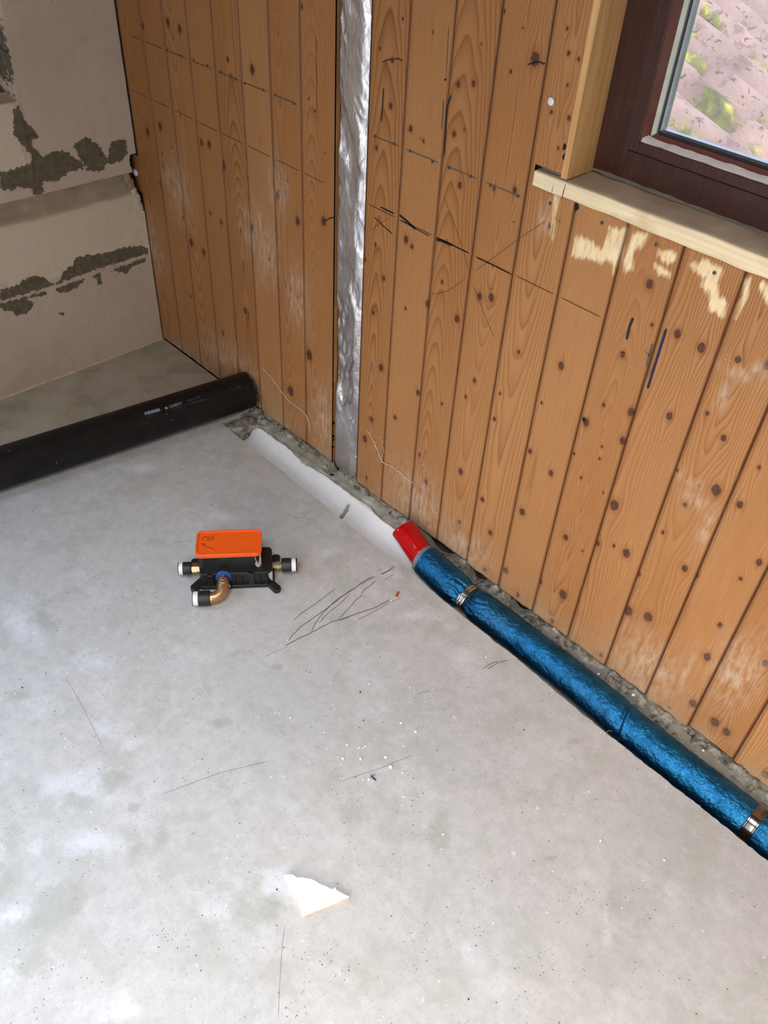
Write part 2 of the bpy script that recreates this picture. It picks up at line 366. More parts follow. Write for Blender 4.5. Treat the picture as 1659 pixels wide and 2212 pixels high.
class MB:
    def __init__(s): s.v = []; s.f = []
    def add(s, V, Fc):
        o = len(s.v); s.v += [tuple(v) for v in V]; s.f += [tuple(i+o for i in f) for f in Fc]; return s
    def box(s, a, b):
        x0, y0, z0 = a; x1, y1, z1 = b
        return s.add([(x0, y0, z0), (x1, y0, z0), (x1, y1, z0), (x0, y1, z0), (x0, y0, z1), (x1, y0, z1), (x1, y1, z1), (x0, y1, z1)],
                     [(0, 3, 2, 1), (4, 5, 6, 7), (0, 1, 5, 4), (1, 2, 6, 5), (2, 3, 7, 6), (3, 0, 4, 7)])
    def prism(s, poly, z0, z1):
        n = len(poly)
        return s.add([(x, y, z0) for x, y in poly] + [(x, y, z1) for x, y in poly],
                     [tuple(range(n))[::-1], tuple(range(n, 2*n))] + [(i, (i+1) % n, (i+1) % n+n, i+n) for i in range(n)])
    def tube(s, pts, r, n=24, cap=True, rad=None):
        P = [np.array(p, float) for p in pts]; rings = []
        t0 = None
        for i, p in enumerate(P):
            t = (P[min(i+1, len(P)-1)] - P[max(i-1, 0)]); t = t/np.linalg.norm(t)
            if t0 is None:
                a = np.array([0, 0, 1.]) if abs(t[2]) < .9 else np.array([1., 0, 0]); u = np.cross(t, a)
            else: u = u - t*(u@t)
            u = u/np.linalg.norm(u); v = np.cross(t, u); t0 = t
            rr = rad[i] if rad is not None else r
            rings.append([p + rr*(math.cos(k*2*math.pi/n)*u + math.sin(k*2*math.pi/n)*v) for k in range(n)])
        V = [q for R in rings for q in R]; Fc = []
        for i in range(len(P)-1):
            for k in range(n): Fc.append((i*n+k, i*n+(k+1) % n, (i+1)*n+(k+1) % n, (i+1)*n+k))
        if cap: Fc += [tuple(range(n))[::-1], tuple((len(P)-1)*n+k for k in range(n))]
        return s.add(V, Fc)
    def lathe(s, prof, A, D, n=40):
        """prof list of (t, r) along unit axis D from A; closed at ends where r==0"""
        A = np.array(A, float); D = np.array(D, float)/np.linalg.norm(D); a = np.array([0, 0, 1.]) if abs(D[2]) < .9 else np.array([1., 0, 0])
        u = np.cross(D, a); u /= np.linalg.norm(u); v = np.cross(D, u); V = []; Fc = []
        for t, r in prof: V += [A + D*t + max(r, 1e-5)*(math.cos(k*2*math.pi/n)*u + math.sin(k*2*math.pi/n)*v) for k in range(n)]
        for i in range(len(prof)-1):
            for k in range(n): Fc.append((i*n+k, i*n+(k+1) % n, (i+1)*n+(k+1) % n, (i+1)*n+k))
        Fc += [tuple(range(n))[::-1], tuple((len(prof)-1)*n+k for k in range(n))]
        return s.add(V, Fc)
    def build(s, name, mat, parent=None, bevel=0, smooth=True, angle=40):
        o = mesh_obj(name, s.v, s.f, mat, parent, smooth, angle)
        if bevel:
            m = o.modifiers.new('bevel', 'BEVEL'); m.width = bevel; m.segments = 3; m.limit_method = 'ANGLE'; m.angle_limit = math.radians(35)
        return o
def rrect(a0, a1, b0, b1, r, n=7):
    out = []
    for cx, cy, s in ((a1-r, b1-r, 0), (a0+r, b1-r, 1), (a0+r, b0+r, 2), (a1-r, b0+r, 3)):
        for k in range(n): t = (s + k/(n-1))*math.pi/2; out.append((cx+r*math.cos(t), cy+r*math.sin(t)))
    return out
def ribbon(mb, pts, w, n, lift=.0004, taper=True):
    """flat ink stroke on a plane whose outward normal is n"""
    P = [np.array(p, float) for p in pts]; n = np.array(n, float); V = []
    for i, p in enumerate(P):
        t = P[min(i+1, len(P)-1)] - P[max(i-1, 0)]; s = np.cross(t, n); s /= (np.linalg.norm(s)+1e-9)
        ww = w*(.35 if taper and i in (0, len(P)-1) else 1)/2
        V += [p+s*ww+n*lift, p-s*ww+n*lift]
    mb.add(V, [(2*i, 2*i+1, 2*i+3, 2*i+2) for i in range(len(P)-1)])

# ------------------------------------------------------------ timber wall
GL = [-.045, .112, .219, .325, .4315, .5375, .645, .752, .8655]
GR = [.967, 1.068, 1.176, 1.277, 1.381, 1.488, 1.594, 1.699, 1.805, 1.912, 2.018, 2.124, 2.230] + [2.336+.106*k for k in range(12)]
KN = """308,56,7 363,48,9 388,63,9 545,150,11 492,128,6 319,285,8 346,273,8 435,308,7 452,312,8 483,357,9 601,420,9 643,477,9 699,478,10 413,524,8 440,545,7
548,495,10 478,480,5 454,461,4 530,671,7 652,14,6 667,213,4 347,396,6 350,332,4 482,720,5 668,767,11 628,845,10 500,163,3 371,318,3 352,361,4 620,392,3 455,600,3 412,640,3 395,470,4 582,560,3 702,330,3 560,300,2
813,319,6 844,229,8 981,290,8 1003,280,4 915,305,5 908,299,3 993,400,8 890,533,6 877,517,9 811,529,5 829,601,6 789,561,5 955,609,5 923,656,7 987,689,9 876,666,4 806,675,5 1036,640,9 1061,643,10 1187,488,6 1109,479,3
1208,478,3 887,278,8 1191,242,6 1229,255,7 1206,320,5 1067,407,6 1112,411,8 990,182,8 1023,180,8 1103,155,6 1156,128,17 848,130,7 821,105,5 1228,115,7 1250,128,6 1090,25,5 1130,60,4 870,40,5 935,70,4 1040,95,4 1225,62,6 1226,184,5
1403,614,11 1463,721,11 1515,751,12 1345,765,8 1212,790,9 1594,777,9 1657,790,10 1408,702,5 1446,899,9 1363,890,10 1345,952,9 1304,875,5 1266,913,9 1528,893,6 1563,946,8 1547,1059,13 1598,1090,9 1327,1091,12 1295,991,4
1303,1064,3 1255,1032,4 1222,1161,7 1353,1195,10 1326,1179,4 1291,1174,6 1258,1190,3 1510,1049,4 1463,1016,4 1128,1106,8 1059,1151,6 1092,1232,7 1167,1256,6 1216,1284,10 1192,1341,6 1047,1231,4 927,1130,3 1119,1285,5
823,794,8 903,848,6 955,872,4 803,906,6 853,902,5 788,948,7 906,982,4 920,1042,6 995,1019,7 1042,1079,6 992,1128,5 1025,822,6 792,1032,4 1006,857,4 1528,1419,9 1654,1433,8 1544,1560,10 1569,1581,9 1497,1520,9 1298,1414,5 1654,1674,9
1446,1529,4 1356,1319,12 1400,1333,11 1190,1022,7 1145,975,6 1170,870,4 1300,965,4 1640,1215,8 1600,1250,5 1479,1228,8 1504,1242,6 1432,1150,5 1380,1240,5 1555,1350,6 1480,1090,5 1640,1010,5 1068,905,5 1120,760,5 1080,850,4 1240,980,4"""
knots = []
for tok in KN.split():
    px, py, r = map(float, tok.split(','))
    p = onW(px, py); q = onW(px, py+r); rz = np.linalg.norm(q-p)
    knots.append((p[0], p[2], rz*.74, rz*1.02))
SCR = [[(1240, 515), (1262, 512), (1300, 538), (1320, 500), (1318, 492), (1354, 496), (1350, 540), (1325, 590), (1318, 562), (1290, 568), (1262, 560), (1237, 552)],
       [(1366, 502), (1400, 506), (1388, 530), (1372, 545), (1366, 580), (1348, 590), (1346, 560)],
       [(1420, 536), (1462, 548), (1462, 566), (1440, 570), (1420, 552)],
       [(1495, 572), (1520, 560), (1562, 582), (1550, 610), (1556, 640), (1572, 655), (1560, 682), (1535, 672), (1528, 630), (1516, 620), (1524, 600), (1500, 590)],
       [(1600, 600), (1620, 600), (1612, 640), (1590, 690), (1584, 690), (1600, 640)],
       [(1640, 610), (1690, 622), (1690, 660), (1650, 650)], [(1412, 570), (1450, 588), (1448, 600), (1420, 590)],
       [(1199, 422), (1208, 424), (1202, 470), (1192, 516), (1189, 514), (1196, 465)]]
SCR = [[(onW(*p)[0], onW(*p)[2]) for p in poly] for poly in SCR]
DUST = [(385, 410, 22, 60), (365, 385, 14, 30), (545, 500, 26, 50), (575, 540, 26, 70), (560, 480, 10, 30), (640, 640, 20, 60), (330, 540, 25, 60), (600, 410, 20, 50), (1590, 805, 38, 10), (1640, 800, 20, 12), (1560, 860, 8, 30), (1490, 1035, 30, 10),
        (1500, 1080, 24, 14), (1530, 1140, 14, 40), (1175, 470, 10, 30), (900, 1080, 60, 60), (500, 790, 60, 40), (1000, 1180, 50, 40), (700, 900, 20, 60), (1400, 1440, 90, 60), (1590, 1450, 60, 80), (1480, 1450, 6, 60)]
DUST = [(onW(a, b)[0], onW(a, b)[2], abs(onW(a+c, b)[0]-onW(a, b)[0])+.004, abs(onW(a, b+d)[2]-onW(a, b)[2])+.004) for a, b, c, d in DUST]
def panel(name, G, parent, right_edge_wide=False, hole=None, label=None, seed=0):
    us = [0, .0012, .0024, .0040, .0065]
    xs = []; bs = []; gd = []; ys = []
    for b in range(len(G)-1):
        x0, x1 = G[b], G[b+1]; w = x1-x0; fine = x0 < 2.32
        n = int(w/.0031) if fine else 8
        inner = list(np.linspace(.0095, w-.0065, n))
        loc = [(.0, 1., .0055), (.0010, 1., .0055), (.0020, .8, .0012), (.0034, .42, .0003), (.0055, .28, .0), (.0080, .22, 0)] + [(u, 0, 0) for u in inner] + [(w-.0045, .1, .0), (w-.0022, .45, .0006), (w-.0006, 1., .0045)]
        for u, g, y in loc: xs.append(x0+u); bs.append(b); gd.append(g); ys.append(y)
    xs = np.array(xs); bs = np.array(bs); gd = np.array(gd); ys = np.array(ys)
    zs = np.concatenate([np.linspace(.004, 1.34, 385), np.linspace(1.37, 2.44, 30)])
    # fold the sheet back at the borders so that boards have thickness
    first, last = xs[0], xs[-1]
    Xc = np.concatenate([[first, first], xs, [last, last]]); Yc = np.concatenate([[.016, .001], ys, [.001, .016]])
    Bc = np.concatenate([[0, 0], bs, [bs[-1]]*2]); Gc = np.concatenate([[0, 0], gd, [0, 0]]); Ec = np.concatenate([[1, 1], np.zeros(len(xs)), [1, 1]])
    Gc[2] = .2; Gc[3] = .2
    X, Z = np.meshgrid(Xc, zs); Y = np.broadcast_to(Yc, X.shape).copy(); B = np.broadcast_to(Bc, X.shape); 
    # board ends cut slightly unevenly
    off = (h2(Bc.astype(float), Bc*0.+seed, 3)-.5)*.010
    Z = Z + np.exp(-(Z/.05)**2)*(off[None, :] + .002*vn(X*60, X*0, 5))
    zb = np.vstack([Z[:1], Z]); X = np.vstack([X[:1], X]); Yb = Y[:1]*0+.016; Y = np.vstack([Yb, Y]); Z = zb; B = np.vstack([B[:1], B])
    Gr = np.broadcast_to(Gc, X.shape).copy(); Ed = np.broadcast_to(Ec, X.shape).copy(); Ed[0] = .6
    # slight natural wander of groove shading
    phi = np.zeros(X.shape); r2 = np.random.default_rng(11+seed); bid = np.zeros(X.shape)
    dx_tot = np.zeros(X.shape); knot = np.full(X.shape, 4.)
    for kx, kz, rx, rz in knots:
        if kx < G[0]-.01 or kx > G[-1]+.01: continue
        kb = np.searchsorted(G, kx)-1
        m = (np.abs(X-kx) < .07) & (np.abs(Z-kz) < .14) & (B == kb)
        dx = X[m]-kx; dz = Z[m]-kz
        g = np.exp(-((dx/(rx*2.6+.004))**2+(dz/(rz*3.0+.012))**2)); dx_tot[m] += dx*g*.92
        knot[m] = np.minimum(knot[m], np.sqrt((dx/rx)**2+(dz/rz)**2))
    for b in range(len(G)-1):
        m = B == b; w = G[b+1]-G[b]; u = X[m]-dx_tot[m]-(G[b]+w/2); z = Z[m]
        if r2.random() < .5: uc = r2.uniform(-.02, .02); d0 = r2.uniform(-.03, .05); s = r2.uniform(.03, .09)*r2.choice([-1, 1]); lam = .0050
        else: uc = r2.choice([-1, 1])*r2.uniform(.05, .12); d0 = r2.uniform(.02, .06); s = r2.uniform(-.02, .02); lam = .0042
        d = d0 + s*(z-r2.uniform(.2, 1.)) + .012*vn(z*2.2, z*0+b, 40+seed)
        R = np.sqrt((u-uc)**2 + d*d) + .0025*fbm(X[m]*14, z*2.0, 60+seed, 2)
        phi[m] = R/lam + b*3.7; bid[m] = r2.random()
    scr = np.full(X.shape, .05)
    for poly in SCR:
        P = np.array(poly)
        if P[:, 0].max() > G[0] and P[:, 0].min() < G[-1]: scr = np.minimum(scr, sdf(X, Z, poly))
    foot = np.exp(-np.maximum(Z, 0)/(.048+.016*vn(X*9, X*0, 77)))
    dust = np.zeros(X.shape)
    for a, b_, c, d in DUST: dust = np.maximum(dust, np.exp(-(((X-a)/c)**2+((Z-b_)/d)**2)))
    mask = np.ones((X.shape[0]-1, X.shape[1]-1), bool)
    if hole is not None:
        cx = (X[:-1, :-1]+X[1:, 1:])/2; cz = (Z[:-1, :-1]+Z[1:, 1:])/2
        for x0, x1, z0, z1 in hole: mask &= ~((cx > x0) & (cx < x1) & (cz > z0) & (cz < z1))
    o = grid_obj(name, X, Y, Z, mask, M_wood, parent, dict(phi=phi, knot=knot, scr=scr, foot=foot, dust=dust, groove=Gr, edge=Ed, bid=bid))
    return o
WX0, WX1, WZ0, WZ1 = 1.456, 2.78, .95, 2.14
wall_back = MB()
Yc0, Yc1 = .036, .30
for a, b in (((-.25, Yc0, -.12), (WX0-.02, Yc1, 2.6)), ((WX1+.02, Yc0, -.12), (3.9, Yc1, 2.6)), ((WX0-.02, Yc0, -.12), (WX1+.02, Yc1, .948)), ((WX0-.02, Yc0, 2.16), (WX1+.02, Yc1, 2.6))):
    wall_back.box(a, b)
wall_back = wall_back.build('wall_back', M_masonry, smooth=False); tag(wall_back, kind='structure', label='timber-clad wall with a foil-backed gap and the window')
pl = panel('pine_panelling', GL, wall_back, seed=0)
pr = panel('pine_panelling', GR, wall_back, hole=[(WX0-.004, WX1, WZ0, WZ1), (1.392, 1.46, .952, .986)], seed=9)
# battens that hold the boards off the masonry
bt = MB()
for z in (.25, .75, 1.25, 2.3):
    bt.box((.01, .018, z), (.86, .0355, z+.04)); bt.box((.985, .018, z), (1.40, .0355, z+.04))
bt.build('batten', M_void, wall_back, smooth=False)
pb = MB(); pb.box((-.02, .0175, -.05), (.872, .0178, 2.5)); pb.build('backing_paper', M_void, wall_back, smooth=False)

# crumpled foil in the gap between the two panellings
zs = np.concatenate([np.linspace(-.005, 1.34, 560), np.linspace(1.36, 2.44, 60)]); xs = np.linspace(.8668, .992, 52)
X, Z = np.meshgrid(xs, zs)
wv = X + .01*fbm(X*20, Z*9, 5); wz = Z + .02*fbm(X*14, Z*10, 8)
fl_k = 1/(1+np.exp((Z-.62)/.07)); hh = .016*ridged(wv*13+wz*5, wz*4.2-wv*3, 31, 3) + (.0008+.0034*fl_k)*ridged(wv*50-wz*9, wz*18+wv*15, 35, 2) + .005*fbm(X*8, Z*3, 39, 2)
Y = .0125 - np.clip(hh, -.008, .013)*.5
Y = np.maximum(Y, .0045)
k_ = np.clip((X-.935)/.030, 0, 1); k_ = k_*k_*(3-2*k_); Y = Y*(1-k_)+np.maximum(Y, .0195)*k_
k_ = np.clip((.8705-X)/.002, 0, 1); Y = Y*(1-k_)+.0172*k_
fo = grid_obj('vapour_barrier_foil', X, Y, Z, np.ones((X.shape[0]-1, X.shape[1]-1), bool), M_foil)
tag(fo, 'crumpled silver aluminium foil strip filling the gap between the pine boards', 'foil')

# pencil and pen marks on the boards
def wline(mb, pts, w, jit=0., n=10):
    P = [onW(*p) for p in pts]; out = []
    for i in range(len(P)-1):
        for k in range(n): out.append(P[i]+(P[i+1]-P[i])*k/n)
    out.append(P[-1])
    out = [p+np.array([0, 0, random.uniform(-jit, jit)]) for p in out]
    ribbon(mb, out, w, (0, -1, 0), .0006)
pk = MB()
def on_boards(p0, p1, mb, w, jit=0., gap=.010):
    a = onW(*p0); b = onW(*p1)
    for G in (GL, GR):
        for i in range(len(G)-1):
            x0 = max(G[i]+gap, a[0]); x1 = min(G[i+1]-gap*.6, b[0])
            if x1-x0 < .01: continue
            f = lambda x: a+(b-a)*(x-a[0])/(b[0]-a[0])
            pts = [f(x0+(x1-x0)*k/8)+np.array([0, 0, random.uniform(-jit, jit)]) for k in range(9)]
            ribbon(mb, pts, w, (0, -1, 0), .0006)
on_boards((280, 191), (700, 395), pk, .0014, .0006)
on_boards((786, 436), (1301, 686), pk, .0018, .0003)
for pts in ([(959, 425), (980, 478), (1003, 547), (1012, 582)], [(1022, 617), (1038, 657), (1055, 700), (1068, 730)], [(1177, 478), (1119, 517), (1026, 586)], [(1006, 601), (968, 628), (945, 634), (931, 636)], [(840, 470), (800, 498)]): wline(pk, pts, .0009, .0003)
pk.build('pencil_line', M_pencil, wall_back, smooth=False)
gk = MB()
on_boards((286, 78), (660, 233), gk, .0024, .0004, .014); on_boards((810, 294), (1125, 425), gk, .0021, .0003, .012)
gk.build('grey_pencil_line', M_greyline, wall_back, smooth=False)
ik = MB()
for pts, w in (([(829, 190), (827, 225), (824, 262)], .0032), ([(975, 205), (966, 230), (963, 280), (960, 336)], .0034), ([(958, 215), (957, 245), (954, 280)], .0016), ([(683, 80), (684, 170), (685, 262)], .0012), ([(822, 447), (836, 454), (851, 461)], .0034), ([(809, 469), (828, 488), (848, 505)], .0026), ([(863, 464), (880, 478), (898, 495)], .0055),
               ([(864, 475), (895, 492), (928, 510)], .0020), ([(942, 517), (960, 522), (977, 530)], .0055), ([(942, 512), (977, 529), (1013, 547)], .0022), ([(1030, 556), (1070, 575), (1106, 593)], .0024), ([(1368, 686), (1360, 706), (1354, 733)], .0050), ([(960, 172), (965, 172)], .003), ([(970, 55), (967, 105), (964, 170)], .0009), ([(852, 128), (862, 126), (870, 133)], .002), ([(826, 134), (838, 129), (848, 128)], .002)):
    wline(ik, pts, w, .0002)
ik.build('pen_mark', M_ink, wall_back, smooth=False)
bk = MB(); wline(bk, [(1440, 709), (1424, 760), (1413, 795), (1399, 840)], .0050, .0002); bk.build('blue_marker_stroke', M_blueink, wall_back, smooth=False)
gk2 = MB(); wline(gk2, [(1410, 742), (1403, 765), (1396, 792)], .0042, .0002); wline(gk2, [(1392, 756), (1402, 768), (1410, 762)], .0012); gk2.build('grey_pen_mark', M_greyline, wall_back, smooth=False)
# chipped splits in the boards
ck = MB(); wline(ck, [(698, 478), (722, 468)], .0025, .0008); wline(ck, [(1140, 140), (1160, 133), (1178, 138)], .0022, .001); wline(ck, [(490, 385), (500, 420)], .001)
for p in ((1220, 317, 5), (1221, 340, 6), (1262, 906, 5), (1245, 448, 6)): c = onW(p[0], p[1]); r = p[2]*.0009; ck.add([c+np.array([math.cos(a)*r*random.uniform(.7, 1.2), -.0006, math.sin(a)*r*random.uniform(.9, 1.5)]) for a in [k*math.pi/5 for k in range(10)]], [tuple(range(10))])
ck.build('dark_chip', M_void, wall_back, smooth=False)

# screws
def screw_proto():
    root = empty('screw'); b = MB()
    prof = [(-.004, .0012), (0, .0022), (.0006, .0026), (.0013, .0024), (.0013, 0)]
    b.lathe([(t, r) for t, r in prof], (0, 0, 0), (0, -1, 0), 16); b.build('head', simple('dull_zinc', (112, 120, 124), .45, .7), root)
    c = MB(); c.box((-.0015, -.00155, -.0003), (.0015, -.0012, .0003)); c.box((-.0003, -.00156, -.0015), (.0003, -.0012, .0015)); c.build('drive_recess', M_void, root, smooth=False)
    return root
def copy_tree(o, parent=None):
    c = o.copy(); COL.objects.link(c); c.parent = parent
    for ch in o.children: copy_tree(ch, c)
    return c
sp0 = screw_proto()
SL = [(362, 108), (393, 121), (419, 130), (449, 141), (477, 156), (510, 171), (530, 180), (569, 194), (595, 205), (636, 224), (681, 240)]
SR = [(810, 294), (852, 311), (887, 326), (935, 349), (971, 362), (1017, 381), (1060, 400), (1119, 423)]
SU = [(1189, 439), (1301, 481), (1418, 528), (1544, 589)]
ordn = ['first', 'second', 'third', 'fourth', 'fifth', 'sixth', 'seventh', 'eighth', 'ninth', 'tenth', 'eleventh']
first = True
for lst, txt, grp in ((SL[::-1], '{} small screw left of the foil strip in the upper row, counted from the foil', 'screws in the left boards'), (SR, '{} small screw right of the foil strip in the row, counted from the foil', 'screws in the right boards'), (SU, '{} screw just under the window sill, counted from the left', 'screws under the sill')):
    for i, p in enumerate(lst):
        o = sp0 if first else copy_tree(sp0); first = False
        q = onW(*p); o.location = (q[0], -.0004, q[2]); o.rotation_euler = (0, random.uniform(0, 1.5), 0)
        s = 1.25 if lst is not SL[::-1] else 1.; o.scale = (s, s, s)
        tag(o, txt.format(ordn[i]), 'screw', grp)
def disc(name, px, r, label, cat, mat, thick=.004):
    q = onW(*px); b = MB(); b.lathe([(0, r*.9), (thick*.6, r), (thick, r*.75), (thick*1.15, 0)], (q[0], -.0002, q[2]), (0, -1, 0), 28)
    return tag(b.build(name, mat), label, cat)
disc('wall_plug', (1191, 219), .0062, 'round white plug cap on the pine board beside the window lining', 'plug', M_white, .0025)
disc('plaster_dab', (294, 372), .011, 'round white plaster dab on the first pine board by the block wall', 'plaster', M_crumb, .006)

# ------------------------------------------------------------ block wall (left)
MORT = [[(0, 372), (22, 368), (46, 360), (66, 352), (66, 335), (45, 310), (30, 290), (28, 240), (38, 228), (50, 250), (62, 270), (80, 285), (82, 295), (68, 310), (78, 325), (95, 340), (115, 325), (145, 328), (172, 350), (180, 352), (158, 318), (172, 303), (195, 294), (198, 305), (215, 312), (232, 345), (235, 322), (245, 305), (272, 297), (276, 330), (262, 348), (215, 358), (180, 362), (145, 375), (125, 392), (92, 390), (96, 415), (88, 420), (75, 420), (66, 408), (40, 405), (25, 412), (0, 408)],
        [(0, 130), (12, 150), (20, 195), (34, 210), (10, 212), (0, 206)], [(0, 40), (8, 60), (16, 95), (24, 130), (32, 180), (30, 192), (18, 160), (8, 110), (0, 80)],
        [(0, 625), (20, 622), (42, 614), (50, 602), (70, 596), (95, 600), (112, 612), (130, 606), (135, 588), (158, 572), (162, 556), (190, 550), (228, 548), (260, 535), (300, 530), (318, 535), (320, 548), (260, 566), (200, 585), (110, 618), (60, 632), (0, 650)],
        [(0, 656), (60, 640), (100, 628), (98, 638), (60, 646), (70, 655), (78, 652), (68, 664), (58, 678), (35, 682), (28, 672), (0, 668)],
        [(120, 624), (160, 608), (182, 603), (170, 618), (140, 634), (125, 632)], [(195, 598), (218, 588), (220, 612), (212, 616), (210, 600)], [(236, 585), (290, 566), (316, 556), (314, 566), (285, 576), (275, 590), (255, 588)],
        [(300, 388), (320, 395), (318, 400)], [(126, 678), (140, 676), (138, 682)], [(175, 365), (228, 352), (225, 366), (205, 372)], [(112, 5), (118, 8), (116, 14)]]
MORTW = [[(onB(*p)[1], onB(*p)[2]) for p in poly] for poly in MORT]
CREAM = [[(onB(*p)[1], onB(*p)[2]) for p in poly] for poly in ([(-200, 240), (28, 225), (45, 320), (62, 365), (-200, 400)], [(-300, 560), (0, 495), (300, 410), (330, 530), (0, 640), (-300, 700)])]
ys = np.concatenate([np.linspace(-2.7, -1.0, 30), np.linspace(-.98, -.66, 16), np.linspace(-.655, -.004, 190)])
zf = np.concatenate([np.linspace(0., .486, 125), [.488, .490, .493, .497, .502, .508, .514, .520, .526, .532, .540, .548, .5535, .5542, .5550, .557], np.linspace(.56, 1.06, 130), np.linspace(1.08, 2.5, 24)])
Yg, Zg = np.meshgrid(ys, zf)
wob = .003*fbm(Yg*12, Yg*0+2, 91, 3)
zz = Zg-wob
dep = np.zeros(Yg.shape)
dep = np.where((zz > .488) & (zz < .5555), np.interp(zz, [.488, .494, .502, .512, .530, .548, .5542, .5552], [0, .004, .012, .022, .034, .040, .040, 0]), 0)
dep += .0012*fbm(Yg*30, Zg*30, 95, 3)*(Yg > -1)
rec = (Yg < -.312+.05*(Zg-.81)) & (Zg > .797) & (Zg < 1.05) & (Yg > -.60)
dep = np.where(rec, .05, dep)
# horizontal joint under the lower course stands a little proud
jz = .297-.01*(Yg+.25)*0; dep -= .0022*np.exp(-((Zg-jz+.003*fbm(Yg*20, Yg*0, 97))/.0022)**2)*(Yg > -.6)
dep -= .002*np.exp(-((Yg+.312-.02*(Zg-.62))/.003)**2)*((Zg > .60) & (Zg < .80))
mort = np.full(Yg.shape, .06)
for poly in MORTW: mort = np.minimum(mort, sdf(Yg, Zg, poly))
cream = np.zeros(Yg.shape)
for poly in CREAM: cream = np.maximum(cream, (sdf(Yg, Zg, poly) < 0)*1.)
chase = ((zz > .492) & (zz < .556))*1.; lip = np.exp(-((zz-.487)/.010)**2)
gy = (Yg[:-1, :-1]+Yg[1:, 1:])/2; gz = (Zg[:-1, :-1]+Zg[1:, 1:])/2
mask = ~((gy > -2.5) & (gy < -1.4) & (gz > .95) & (gz < 2.05))
broke = (gy > -.024+.006*vn(gz*90, gz*0, 5)) & (gz > .503) & (gz < .606)
mask &= ~broke
mask &= ~((gy > -.012+.004*vn(gz*120, gz*0, 8)) & (gz > .44) & (gz < .52))
wl_ = grid_obj('wall_left', -dep, Yg, Zg, mask, M_block, None, dict(mort=mort, cream=cream, chase=chase, lip=lip), flip=True)
tag(wl_, kind='structure', label='bare block wall with grey mortar smears and a chased groove')
wc = MB(); wc.box((-.25, -1.4, -.12), (-.06, .036, 2.6)); wc.box((-.25, -2.9, -.12), (-.06, -2.5, 2.6)); wc.box((-.25, -2.5, -.12), (-.06, -1.4, .95)); wc.box((-.25, -2.5, 2.05), (-.06, -1.4, 2.6))
wc.build('masonry_core', M_masonry, wl_, smooth=False)
vd = MB(); vd.box((-.05, -.0036, .0), (-.0015, -.0006, .49)); vd.box((-.05, -.0036, .60), (.0035, -.0006, 2.5)); vd.build('gap_shade_strip', M_void, wl_, smooth=False)  # near-black strips paint the shade of the corner gap
# lumps of plaster at the broken corner
def lump(name, c, size, mat, seed, parent=None, rough=.25, sub=3):
    import bmesh
    bm = bmesh.new(); bmesh.ops.create_icosphere(bm, subdivisions=sub, radius=1)
    co = np.array([v.co[:] for v in bm.verts])
    n = fbm(co[:, 0]*1.3+seed*3.1, co[:, 1]*1.3+co[:, 2]*1.9, seed, 3); co = np.sign(co)*np.abs(co)**.75*(1+rough*n)[:, None]
    for v, p in zip(bm.verts, co): v.co = Vector((c[0]+p[0]*size[0], c[1]+p[1]*size[1], c[2]+p[2]*size[2]))
    me = bpy.data.meshes.new(name); bm.to_mesh(me); bm.free(); me.materials.append(mat)
    me.polygons.foreach_set('use_smooth', [True]*len(me.polygons))
    return link(bpy.data.objects.new(name, me), parent)
M_lump = simple('pale_plaster_lump', (196, 182, 156), .9, bump=.6)
M_lump2 = simple('dull_plaster_lump', (150, 136, 116), .9, bump=.6)
for i, (px, py, r, mt) in enumerate([(276, 385, .013, M_lump2), (283, 398, .014, M_lump2), (272, 372, .010, M_lump2), (290, 415, .012, M_lump), (297, 432, .014, M_lump), (303, 447, .013, M_lump), (309, 465, .010, M_lump), (314, 490, .008, M_lump), (318, 515, .008, M_lump), (281, 330, .006, M_lump)]):
    q = onB(px, py, -.004); lump('plaster_lump', (-.008, min(q[1], -.012), q[2]), (r*.8, r*.8, r*1.2), mt, 20+i, wl_)

# ------------------------------------------------------------ floor with the cut channel
EDGE = [(478, 913), (510, 940), (540, 965), (600, 1010), (660, 1058), (720, 1107), (790, 1162), (850, 1208), (906, 1252), (950, 1290), (997, 1328), (1035, 1358), (1073, 1389), (1114, 1419), (1155, 1455), (1200, 1494), (1264, 1547), (1302, 1577), (1380, 1638), (1460, 1702), (1546, 1768), (1600, 1813), (1654, 1857)]
EP = [onF(*p)[:2] for p in EDGE]; EP = [(x, min(max(y, -.142), -.124)) for x, y in EP]
ex = np.array([p[0] for p in EP]+[3.75]); ey = np.array([p[1] for p in EP]+[-.140])
fx = np.arange(ex[0], 3.75, .006); fy = np.interp(fx, ex, ey) + .0014*fbm(fx*40, fx*0, 13, 3) + .001*vn(fx*150, fx*0, 17)
# fine grid near, with the edge following the cut
xsA = np.concatenate([np.linspace(0, ex[0], 71)[:-1], fx]); 
yA = np.concatenate([np.full(70, -.002), fy]) 
vrow = np.concatenate([[0, .003, .01, .02], np.linspace(.03, 1, 230)])
Xf = np.broadcast_to(xsA, (len(vrow), len(xsA))).copy(); Yf = yA[None, :] + (-2.7-yA)[None, :]*vrow[:, None]**1.4
Zf = np.zeros(Xf.shape)
